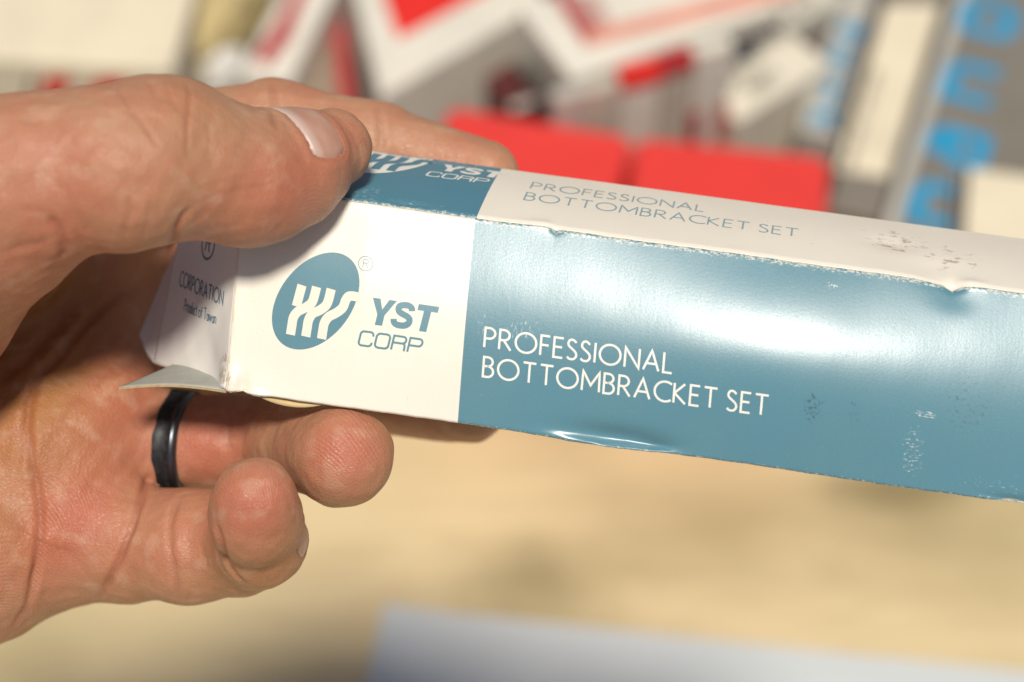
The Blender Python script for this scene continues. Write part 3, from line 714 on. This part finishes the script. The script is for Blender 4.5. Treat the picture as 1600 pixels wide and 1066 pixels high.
hand = mesh('hand', C(P), fc.reshape(-1, 4).tolist(), M_skin, person)
for nme, arr in (('flush', RED), ('stain', YEL), ('crease', CRM), ('ridge_phase', PH), ('ridge_mask', PM)):
    at_ = hand.data.attributes.new(nme, 'FLOAT', 'POINT'); at_.data.foreach_set('value', np.clip(arr, 0, 400).astype(np.float32))
mn = NT('fingernail'); uvn = mn.coord('UV'); sp = mn.n('ShaderNodeSeparateXYZ'); mn.put(sp.inputs[0], uvn)
lun = mn.ramp(sp.outputs[0], .32, .10); tipf = mn.ramp(sp.outputs[0], .94, .97)
cb = mn.mix(mn.ramp(mn.noise(uvn, 3, 3), .35, .7), (.48, .25, .18), (.53, .32, .24)); cb = mn.mix(mn.math('MULTIPLY', lun, .8), cb, (.56, .43, .37)); cb = mn.mix(mn.math('MULTIPLY', tipf, .8), cb, (.78, .66, .50))
M_nail = mn.out(Base_Color=cb, Roughness=.40, Specular_IOR_Level=.45, Subsurface_Weight=.5, Subsurface_Scale=.001, Subsurface_Radius=(1, .5, .4),
                Normal=mn.bump(mn.noise(mn.scale(uvn, (2, 22, 1)), 1.0, 3), .18, .0003))
for (Q, F_, (n1, n2)) in NP:
    uvq = [(i / (n1 - 1), j / (n2 - 1)) for i in range(n1) for j in range(n2)]
    mesh('fingernail', C(Q), F_, M_nail, hand, True, uvq)
# finger ring
ra, rb_ = V(120, 665, 444), V(425, 690, 434); rax = (rb_ - ra) / np.linalg.norm(rb_ - ra)
rc = V(281, 693, 437.3); e1 = np.cross(rax, [0, 0, 1.]); e1 /= np.linalg.norm(e1); e2 = np.cross(rax, e1)
def lathe(name, prof, mat, parent, n=96):
    v = []; k = len(prof)
    for i in range(n):
        t = 2 * math.pi * i / n
        for x, r in prof: v.append(rc + rax * x + (e1 * math.cos(t) + e2 * math.sin(t)) * r)
    f = [(i * k + j, i * k + (j + 1) % k, ((i + 1) % n) * k + (j + 1) % k, ((i + 1) % n) * k + j) for i in range(n) for j in range(k)]
    return mesh(name, C(np.array(v)), f, mat, parent)
rin = 0.
for xo in (3.6,):
    tt = np.linspace(0, 2 * math.pi, 33)[:-1]; DD = np.cos(tt)[:, None] * e1 + np.sin(tt)[:, None] * e2; T = np.full(32, 7.)
    for _ in range(20): T = T - sdf(rc + rax * xo + DD * T[:, None]) * .8
    f_ = DD[:, 2] > -.2; rin = float(np.median(T[f_])) - .15; print('ring radii', T.round(1))
mr = NT('black_ring'); cr_ = mr.coord(); M_ring = mr.out(Base_Color=mr.mix(mr.ramp(mr.noise(cr_, 900, 3), .4, .7), (.010, .011, .013), (.03, .032, .036)), Roughness=.5, Metallic=.2, Specular_IOR_Level=.5, Normal=mr.bump(mr.noise(mr.scale(cr_, (9, 1, 1)), 500, 3), .2, .0003))
mr2 = NT('polished_black_edge'); M_ring2 = mr2.out(Base_Color=(.09, .10, .115), Roughness=mr2.math('ADD', .28, mr2.math('MULTIPLY', mr2.noise(mr2.coord(), 800, 2), .1)), Metallic=.9)
ring = lathe('finger_ring', [(-3.3, rin), (-3.3, rin + 1.0), (-2.9, rin + 1.5), (-2.2, rin + 1.7), (1.7, rin + 1.7), (1.75, rin)], M_ring, person)
ring['label'] = 'black ring with a polished edge'
lathe('polished_edge', [(1.8, rin), (1.8, rin + 1.68), (2.4, rin + 1.62), (3.0, rin + 1.35), (3.35, rin + .9), (3.4, rin)], M_ring2, ring)

# ------------------------------------------------------------------ table and the things lying on it
SHADE_PATCHES = [(850, 905, .05, .038, .75), (1400, 762, .045, .018, .9), (1180, 830, .10, .04, .25), (1500, 860, .07, .04, .25)]
def wood():
    m = NT('pale_plywood'); co = m.coord()
    g = m.noise(m.scale(co, (2.0, 11, 1)), 5, 5, .6, 1.2); b = m.noise(co, 5.5, 3); f = m.noise(m.scale(co, (6, 120, 1)), 12, 3)
    c = m.mix(m.ramp(g, .3, .75), (.64, .515, .30), (.54, .43, .24)); c = m.mix(m.math('MULTIPLY', m.ramp(b, .40, .62), .55), c, (.36, .29, .15))
    c = m.mix(m.math('MULTIPLY', m.ramp(f, .6, .8), .4), c, (.30, .21, .10))
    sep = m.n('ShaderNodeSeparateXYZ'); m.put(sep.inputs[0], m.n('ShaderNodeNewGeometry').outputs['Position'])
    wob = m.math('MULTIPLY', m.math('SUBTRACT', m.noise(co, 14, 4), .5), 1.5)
    for (px, py, rx, ry, k) in SHADE_PATCHES:       # soft shadow patches painted into the board colour
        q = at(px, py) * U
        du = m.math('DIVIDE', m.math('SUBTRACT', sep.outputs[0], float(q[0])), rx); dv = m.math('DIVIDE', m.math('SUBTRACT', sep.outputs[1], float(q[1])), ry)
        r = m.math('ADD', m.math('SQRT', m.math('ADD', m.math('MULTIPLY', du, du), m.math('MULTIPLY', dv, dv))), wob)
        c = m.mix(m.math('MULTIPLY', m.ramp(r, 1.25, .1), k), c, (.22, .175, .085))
    return m.out(Base_Color=c, Roughness=.6, Specular_IOR_Level=.3, Normal=m.bump(f, .15, .0004))
T0 = [(x, y, z) for z in (-30, 0) for x, y in ((-1500, -500), (1500, -500), (1500, 2100), (-1500, 2100))]
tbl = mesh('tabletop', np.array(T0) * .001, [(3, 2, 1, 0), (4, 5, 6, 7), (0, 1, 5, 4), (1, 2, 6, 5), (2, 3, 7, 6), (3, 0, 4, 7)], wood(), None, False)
tag(tbl, 'pale plywood tabletop under the cartons', None, None, 'structure')
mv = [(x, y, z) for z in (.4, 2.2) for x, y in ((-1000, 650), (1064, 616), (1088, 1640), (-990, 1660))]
mt_ = mesh('gap_shade_sheet', np.array(mv) * .001, [(3, 2, 1, 0), (4, 5, 6, 7), (0, 1, 5, 4), (1, 2, 6, 5), (2, 3, 7, 6), (3, 0, 4, 7)], plain('dark_gap_shade', (.15, .125, .105), .7, .15, .2, .3, 14), None, False)  # added dark sheet, its colour stands in for shade between the cartons
tag(mt_, 'added dark grey brown sheet under the cartons, standing in for shade in the gaps', 'shade sheet')
gm = NT('ground'); gmm = gm.out(Base_Color=gm.mix(gm.noise(gm.coord(), 3, 4), (.22, .20, .18), (.30, .28, .25)), Roughness=.9)
gr = mesh('ground', [(-20, -20, -.75), (20, -20, -.75), (20, 20, -.75), (-20, 20, -.75)], [(0, 1, 2, 3)], gmm, None, False); tag(gr, None, None, None, 'structure')

def frame(corner, along, across, h, skew=False):
    """rectangle on the level h from three picture points: origin, unit axes (world mm) and sides"""
    o = at(*corner, h); a = at(*along, h) - o; L = np.linalg.norm(a); x = a / L; y = np.cross([0, 0, 1.], x)
    c = at(*across, h) - o; W = c @ y
    if skew: W = np.linalg.norm(c); return o, x, c / W, L, W
    if W < 0: y = -y; W = -W
    return o, x, y, L, W
def bevel_box(name, o, x, y, L, W, h0, h1, mat, parent=None, r=1.2):
    """closed carton or slab with softened edges; o,x,y at the level h1 (world mm)"""
    z = np.array([0, 0, 1.]); v = []; f = []
    rings = [(0, h0), (0, h1 - r), (.3 * r, h1 - .3 * r), (r, h1)]
    if h1 - h0 < 2 * r: rings = [(0, h0), (0, h1)]
    for ins, hz in rings:
        for cx, cy, sx, sy in ((0, 0, 1, 1), (L, 0, -1, 1), (L, W, -1, -1), (0, W, 1, -1)):
            rr_ = r * .8
            for k in ((1, 0), (0, 1)) if (sx * sy > 0) == False else ((0, 1), (1, 0)):
                px_ = cx + sx * (ins + rr_ * k[0]); py_ = cy + sy * (ins + rr_ * k[1])
                p = o + x * px_ + y * py_; v.append((p[0], p[1], hz))
    n = 8
    for k in range(len(rings) - 1):
        for i in range(n): f.append((k * n + i, k * n + (i + 1) % n, (k + 1) * n + (i + 1) % n, (k + 1) * n + i))
    f.append(tuple(range((len(rings) - 1) * n, len(rings) * n))); f.append(tuple(range(n))[::-1])
    if np.cross(x, y)[2] < 0: f = [q_[::-1] for q_ in f]
    return mesh(name, np.array(v) * U, f, mat, parent, False)
def root_at(name, fr, h0, label, cat, group=None):
    o, x, y, L, W = fr; c = o + x * L / 2 + y * W / 2
    return empty(name, (c[0] * U, c[1] * U, h0 * U), label, cat, group)
def flat(name, fr, pts, h, mat, parent):
    """printed patch: pts = polygon in the frame's own mm"""
    o, x, y, L, W = fr; v = [o + x * a + y * b for a, b in pts]; v = [(p[0], p[1], h) for p in v]
    f = [tuple(range(len(v)))]
    if np.cross(np.array(v[1]) - np.array(v[0]), np.array(v[2]) - np.array(v[0]))[2] < 0: f = [f[0][::-1]]
    return mesh(name, np.array(v) * U, f, mat, parent, False)
def quadpx(name, pts, h, mat, parent, lift=.25):
    v = [at(px, py, h) + np.array([0, 0, lift]) for px, py in pts]; f = [tuple(range(len(v)))]
    if np.cross(v[1] - v[0], v[2] - v[0])[2] < 0: f = [f[0][::-1]]
    return mesh(name, np.array(v) * U, f, mat, parent, False)
def strokes_on(name, strokes, wd, org, ex, ey, mat, parent, lift=.3):
    """strokes in mm on the plane org + ex x + ey y (world mm)"""
    nz = np.cross(ex, ey); VV = []; FF = []; n = 0
    for i, s in enumerate(strokes):
        v, f = ribbon(s, wd, 50); VV.append(org + v[:, :1] * ex + v[:, 1:] * ey + nz * (lift + .02 * (i % 6))); FF += [tuple(a + n for a in q_) for q_ in f]; n += len(v)
    return mesh(name, np.concatenate(VV) * U, FF, mat, parent, False)

M_white = plain('white_card', (.70, .66, .57), .5, .06, .1, .4, 40); M_cream = plain('cream_card', (.72, .64, .48), .5, .06, .1, .4, 30)
M_red = plain('red_print', (.72, .03, .02), .4, .05, .05, .5, 40); M_dred = plain('dark_red_print', (.42, .03, .035), .4, .1, .05, .5, 60)
M_pink = plain('faded_red_print', (.72, .30, .22), .5, .08, .05, .4, 60); M_mauve = plain('worn_pink_print', (.50, .30, .26), .6, .1, .05, .4, 60)
M_plas = plain('red_plastic', (.70, .05, .04), .38, .04, .05, .5, 30); M_grey2 = plain('grey_card', (.20, .18, .15), .5, .06, .1, .4, 30)
M_cyan = plain('cyan_print', (.02, .29, .52), .4, .05, .05, .5, 60); M_black = plain('black_print', (.03, .03, .035), .5, .1, .05, .4, 60)
M_grey3 = plain('beige_card', (.50, .45, .37), .55, .06, .1, .4, 40)
M_tan = plain('tan_paper', (.52, .41, .20), .7, .15, .5, .3, 45); M_wht2 = plain('white_paper', (.74, .73, .70), .6, .03, .1, .3, 25)
M_ltgrey = plain('light_grey_card', (.45, .43, .38), .55, .06, .1, .4, 40); M_dark = plain('dark_card', (.06, .05, .045), .6, .1, .1, .4, 60)

# 1 big cream carton, upper left
h1 = 46; fr = frame((270, 108), (-420, 66), (356, -30), h1)
t = root_at('carton', fr, 0, 'big plain cream carton at the upper left behind the thumb', 'carton')
bevel_box('body', fr[0], fr[1], fr[2], fr[3], fr[4], 0, h1, M_cream, t, 1.5)
# red slanted letters on its near side
nz = -fr[2]; ex = -fr[1]; sgn = 1
org = fr[0] + fr[1] * fr[3]
def side_pt(px, py):
    r = (px - 800) / FPX * RX - (py - 533) / FPX * UP + FW; k = ((fr[0] - CAMU) @ nz) / (r @ nz); return CAMU + r * k + nz * .4
for nm_, poly, mt in (('lettering', [(72, 118), (112, 118), (100, 160), (60, 160)], M_red), ('lettering', [(150, 122), (196, 120), (186, 160), (140, 160)], M_red), ('lettering', [(48, 118), (56, 118), (50, 150), (42, 150)], M_black)):
    v = [side_pt(*p) for p in poly]; f_ = (0, 1, 2, 3); 
    mesh(nm_, np.array(v) * U, [f_], mt, t, False)
# 2 tan crumpled paper pouch + white round tin
def pouch(name, cx, cy, h, rx, ry, rz, mat, label, cat, rot=0., seed=1, rough=.12):
    c = at(cx, cy, h * .5); rs = np.random.RandomState(seed); ks = rs.normal(size=(14, 3)) * 2.6; phs = rs.rand(14) * 6.28; v = []; nu, nv = 40, 24
    for i in range(nu):
        for j in range(nv):
            a_ = 2 * math.pi * i / nu; b_ = math.pi * (j / (nv - 1)) - math.pi / 2
            sx = math.copysign(abs(math.cos(b_)) ** .6, 1); p = np.array([math.cos(a_) * sx, math.sin(a_) * sx, math.copysign(abs(math.sin(b_)) ** .8, math.sin(b_))])
            k = 1 + rough * sum(abs(math.sin(float(ks[q_] @ p) + phs[q_])) - .6 for q_ in range(14)) / 5
            p = p * k; x_ = p[0] * rx * math.cos(rot) - p[1] * ry * math.sin(rot); y_ = p[0] * rx * math.sin(rot) + p[1] * ry * math.cos(rot)
            v.append((c[0] + x_, c[1] + y_, max(.3, h * .5 + p[2] * rz)))
    f = [(i * nv + j, ((i + 1) % nu) * nv + j, ((i + 1) % nu) * nv + j + 1, i * nv + j + 1) for i in range(nu) for j in range(nv - 1)]
    o = mesh(name, np.array(v) * U, f, mat, None, True); return tag(o, label, cat)
pouch('paper_pouch', 355, 50, 34, 10, 26, 17, M_tan, 'crumpled tan paper pouch between the cream carton and a red striped carton', 'pouch', -.5, 3, .3)
pouch('paper_wad', 345, 112, 24, 9, 9, 12, M_wht2, 'small crumpled white paper wad behind the index finger', 'paper', 0, 5, .25)
# 3 white carton with dark red stripe
h3 = 40; fr = frame((452, 128), (530, -30), (360, 110), h3); fr = (fr[0], fr[1], fr[2], fr[3], 17.)
t = root_at('carton', fr, 0, 'narrow white carton with a dark red stripe left of the red diamond carton', 'carton')
bevel_box('body', fr[0], fr[1], fr[2], fr[3], fr[4], 0, h3, M_white, t)
L_, W_ = fr[3], fr[4]
flat('stripe', fr, [(5, 9), (L_ * .42, 6), (L_ * .48, 13), (8, 15)], h3 + .2, M_dred, t)
flat('stripe', fr, [(L_ * .42, 7), (L_ - 1, 9), (L_ - 1, 13), (L_ * .46, 13)], h3 + .25, M_dred, t)
# 4 brown carton with a red edge in the dark gap
h4 = 24; fr = frame((560, 175), (536, -10), (470, 160), h4); fr = (fr[0], fr[1], fr[2], fr[3], 20.)
t = root_at('carton', fr, 0, 'low grey brown carton with a red edge sunk in the dark gap', 'carton')
bevel_box('body', fr[0], fr[1], fr[2], fr[3], fr[4], 0, h4, plain('brown_grey_card', (.30, .23, .17), .6, .2, .1, .3, 60), t)
flat('stripe', fr, [(1, .8), (fr[3] - 1, .8), (fr[3] - 1, 5.5), (1, 5.5)], h4 + .2, M_dred, t)
# 5 white carton with a red diamond
h5 = 52; fr = frame((594, 150), (548, -30), (850, 2), h5, True)
t = root_at('carton', fr, 0, 'white carton with a big red pointed shape on its lid', 'carton')
# its own frame follows the picture: corner, left edge, right edge
bevel_box('body', fr[0], fr[1], fr[2], fr[3], fr[4], 0, h5, M_white, t, 1.5)
quadpx('red_diamond', [(622, 62), (592, -28), (790, -28)], h5, M_red, t)
# 6 white carton with pink border
h6 = 70; fr = frame((893, 122), (1215, 10), (838, 0), h6)
t = root_at('carton', fr, 0, 'white carton with a pink and dark red border line on its lid', 'carton')
bevel_box('body', fr[0], fr[1], fr[2], fr[3], fr[4], 63, h6, M_white, t, 1.2)
quadpx('border_line', [(862, -10), (880, -10), (934, 58), (915, 72)], h6, M_dred, t, .3)
quadpx('border_band', [(880, -10), (930, -10), (962, 52), (934, 58)], h6, M_mauve, t, .35)
quadpx('border_line', [(915, 74), (924, 50), (1240, -34), (1250, -8)], h6, M_pink, t, .4)
# 7 small cartons with red lids under it
for cx_, wdt, tone, ctop, lab in ((868, 52, M_ltgrey, 158, 'small grey upright carton at the left end of the row under the pink bordered carton'), (920, 50, M_grey3, 146, 'small beige upright carton between a grey one and the red topped white one'),
                              (972, 62, M_white, 124, 'small white upright carton with a bright red top'), (1036, 50, M_grey3, 104, 'small beige upright carton with a dark red top'),
                              (1088, 60, M_white, 86, 'small white upright carton with red feet beside the label card')):
    hh = 70; fr = frame((cx_, ctop), (cx_ + wdt, ctop - 15), (cx_ - 6, ctop - 40), hh); fr = (fr[0], fr[1], fr[2], fr[3], 5.)
    t = root_at('small_carton', fr, 0, lab, 'carton')
    bevel_box('body', fr[0], fr[1], fr[2], fr[3], fr[4], 0, hh, tone, t, .6)
    if 960 < cx_ < 1080:
        bevel_box('lid', fr[0] - fr[1] * .2 - fr[2] * .4, fr[1], fr[2], fr[3] + .4, fr[4] + .8, hh - 5.0, hh + .6, M_red if cx_ < 1000 else M_dred, t, .5)
    elif cx_ > 1080:
        for dx in (-.3, fr[3] - 3.6):
            bevel_box('red_foot', fr[0] + fr[1] * dx - fr[2] * .4, fr[1], fr[2], 4, 4, 30, 46, M_dred, t, .4)
# 8 cream label card with dark writing
h8 = 42; fr = frame((1152, 190), (1300, 100), (1112, 84), h8)
t = root_at('label_card', fr, h8 - 6, 'cream label card with dark writing lying on a slant near the top', 'card')
bevel_box('card', fr[0], fr[1], fr[2], fr[3], fr[4], 0, h8, plain('label_paper', (.68, .63, .52), .5, .05, .1, .4, 30), t, .5)
for k in range(3):
    strokes_on('writing', text_strokes('AC' if k == 0 else ('BNT' if k == 1 else 'ABRT'), GL, 4.2, None, .25), .7, fr[0] + fr[1] * (6 + 3 * k) + fr[2] * (fr[4] - 8 - 7 * k) + np.array([0, 0, .1]), fr[1], fr[2], M_black, t)
# 9 white small carton by the red case
h9 = 24; fr = frame((1150, 215), (1262, 170), (1140, 185), h9); fr = (*fr[:4], 16.)
t = root_at('carton', fr, 0, 'small white carton with a dark red corner just above the right red case', 'carton')
bevel_box('body', fr[0], fr[1], fr[2], fr[3], fr[4], 0, h9, M_white, t, .8)
flat('red_corner', fr, [(fr[3] - 9, .6), (fr[3] - .6, .6), (fr[3] - .6, 4.5), (fr[3] - 9, 4)], h9 + .2, M_dred, t)
# 10 grey carton with small cyan letters
h10 = 34; fr = frame((1312, 215), (1392, -40), (1246, 200), h10)
t = root_at('carton', fr, 0, 'grey carton carrying a row of small cyan letters', 'carton')
bevel_box('body', fr[0], fr[1], fr[2], fr[3], fr[4], 0, h10, M_ltgrey, t, .8)
flat('dark_strip', fr, [(.8, .3), (fr[3] - .8, .3), (fr[3] - .8, 3.2), (.8, 3.2)], h10 + .2, M_dark, t)
Z = np.array([0, 0, 1.])
strokes_on('lettering', text_strokes('SHIMA', SQ, 5.6, 50, .95), 2.0, fr[0] + fr[1] * 4 + fr[2] * 4.2, fr[1], fr[2], M_cyan, t)
# 11 grey carton with a cream label
h11 = 40; fr = frame((1376, 345), (1490, -40), (1290, 330), h11)
t = root_at('carton', fr, 0, 'grey carton with a long cream label left of the big cyan letters', 'carton')
bevel_box('body', fr[0], fr[1], fr[2], fr[3], fr[4], 0, h11, M_grey2, t, .8)
quadpx('label', [(1386, 278), (1306, 266), (1384, 8), (1468, 8)], h11, M_cream, t)
a_ = at(1322, 262, h11); b_ = at(1396, 20, h11); ex = (b_ - a_) / np.linalg.norm(b_ - a_); ey = np.cross(Z, ex)
strokes_on('fine_print', text_strokes('BRAKE SET ON CORE', GL, 2.2, 46, .2), .5, a_ - ey * 1.5, ex, ey, M_black, t, .5)
# 12 big grey carton with cyan lettering
h12 = 46; fr = frame((1372, 372), (1480, 30), (1720, 420), h12); fr = (*fr[:3], fr[3] + 40, fr[4])
t = root_at('carton', fr, 0, 'big grey carton with large cyan letters at the upper right', 'carton')
bevel_box('body', fr[0], fr[1], fr[2], fr[3], fr[4], 0, h12, M_grey2, t, .8)
flat('edge_strip', fr, [(1, .4), (fr[3] - 1, .4), (fr[3] - 1, 4.2), (1, 4.2)], h12 + .2, M_ltgrey, t)
a_ = at(1500, 352, h12); b_ = at(1597, 0, h12); ex = (b_ - a_); Lw = np.linalg.norm(ex); ex /= Lw; ey = np.cross(Z, ex)
xx = [(1503, 356, 'N'), (1527, 260, 'A'), (1549, 162, 'N'), (1573, 58, 'O')]
for px, py, ch in xx:
    o_ = at(px, py, h12); k = 14.2
    strokes_on('lettering', [[(p[0] * k * .98, p[1] * 14.5) for p in s] for s in SQ[ch][1]], 4.9, o_, ex, ey, M_cyan, t, .3)
# 13 small white carton lower right
h13 = 56; fr = frame((1490, 400), (1700, 430), (1520, 262), h13)
t = root_at('carton', fr, 0, 'small cream carton with a dark edge lying in front of the cyan lettering', 'carton')
bevel_box('body', fr[0], fr[1], fr[2], fr[3], fr[4], 46.5, h13, M_cream, t, .8)
flat('dark_edge', fr, [(.5, 1), (2.6, 1), (2.6, fr[4] - 1), (.5, fr[4] - 1)], h13 + .2, M_dark, t)
# 14 two red plastic cases
def case(px0, px1, label):
    h = 60; fr = frame(px0, px1, (px0[0] + 15, px0[1] - 60), h); o, x, y, L, W = fr
    o = o; W = 62.; r = 4.
    # rounded slab: outline with round far corners, crowned lid
    yy = -y if y[1] > 0 else y                      # body extends towards the viewer
    out = []
    for cx_, cy_, a0 in ((L - r, r, -90), (L - r, W - r, 0), (r, W - r, 90), (r, r, 180)):
        for k in range(6):
            a = math.radians(a0 + 90 * k / 5); out.append((cx_ + r * math.cos(a), cy_ + r * math.sin(a)))
    def slab_mesh(name, insets, parent, mat=M_plas):
        v = []; n = len(out); cx0, cy0 = L / 2, W / 2
        for ins, hz in insets:
            for a, b in out:
                ka = 1 - ins / (L / 2); kb = 1 - ins / (W / 2)
                p = o + x * (cx0 + (a - cx0) * ka) + yy * (cy0 + (b - cy0) * kb); v.append((p[0], p[1], hz))
        f = [(k * n + i, k * n + (i + 1) % n, (k + 1) * n + (i + 1) % n, (k + 1) * n + i) for k in range(len(insets) - 1) for i in range(n)]
        f.append(tuple(range((len(insets) - 1) * n, len(insets) * n))); f.append(tuple(range(n))[::-1])
        if np.cross(x, yy)[2] < 0: f = [q_[::-1] for q_ in f]
        return mesh(name, np.array(v) * U, f, mat, parent, False)
    t = root_at('plastic_case', (o, x, yy, L, W), 0, label, 'case', 'red plastic cases side by side')
    slab_mesh('base', [(1.5, 0), (0, 2), (0, 34)], t); slab_mesh('lid', [(.0, 34.6), (0, 56.5), (.8, 58.8), (2.5, 60)], t); slab_mesh('seam', [(.8, 33.9), (.8, 34.7)], t, M_dred)
    c = o + x * (L / 2) + yy * W; bx = bevel_box('latch', c - x * 7, x, yy, 14, 3, 28, 42, M_plas, t, .5)
case((700, 160), (992, 208), 'left red plastic case behind the carton'); case((993, 208), (1300, 240), 'right red plastic case, its far end rounded, behind the carton')
t_ = at(975, 280, 26)
# 15 pale paper at the bottom
pv = []; c = [at(602, 948, .4), at(1700, 1060, .4), at(1640, 1400, .4), at(520, 1280, .4)]
nu, nv = 24, 16; vv = []
for i in range(nu):
    for j in range(nv):
        a, b = i / (nu - 1), j / (nv - 1); p = (c[0] * (1 - a) + c[1] * a) * (1 - b) + (c[3] * (1 - a) + c[2] * a) * b
        vv.append((p[0], p[1], .6 + 1.5 * math.exp(-(a / .06) ** 2) * (1 - b) + .5 * math.sin(a * 9) * math.sin(b * 5) ** 2))
pp = mesh('paper_sheet', np.array(vv) * U, grid_faces(nu, nv, 0, True), plain('bluish_paper', (.53, .565, .57), .6, .05, .1, .3, 8), None, True); tag(pp, 'pale sheet of paper lying on the table at the bottom', 'paper')

fr = frame((800, 178), (850, 160), (792, 90), 34); t = root_at('carton', fr, 0, 'small dark maroon carton in the gap left of the row of small upright cartons', 'carton')
bevel_box('body', fr[0], fr[1], fr[2], fr[3], fr[4], 0, 34, plain('maroon_card', (.10, .02, .02), .5, .1, .1, .4, 60), t, .6)
flat('label', fr, [(1, 1), (fr[3] - 1, 1), (fr[3] - 1, 4), (1, 4)], 34.2, M_ltgrey, t)
fr = frame((1190, 66), (1320, -6), (1168, 0), 44); t = root_at('label_card', fr, 38, 'second cream label card with dark writing at the top edge behind the first', 'card')
bevel_box('card', fr[0], fr[1], fr[2], fr[3], fr[4], 36, 44, plain('aged_label_paper', (.60, .56, .47), .5, .05, .1, .4, 30), t, .5)
strokes_on('writing', text_strokes('BRA CT', GL, 5.5, None, .3), .9, fr[0] + fr[1] * 3 + fr[2] * 2.5 + Z * .1, fr[1], fr[2], M_black, t)
strokes_on('writing', text_strokes('NO AB', GL, 4.5, None, .3), .8, fr[0] + fr[1] * 5 + fr[2] * 11 + Z * .1, fr[1], fr[2], M_black, t)
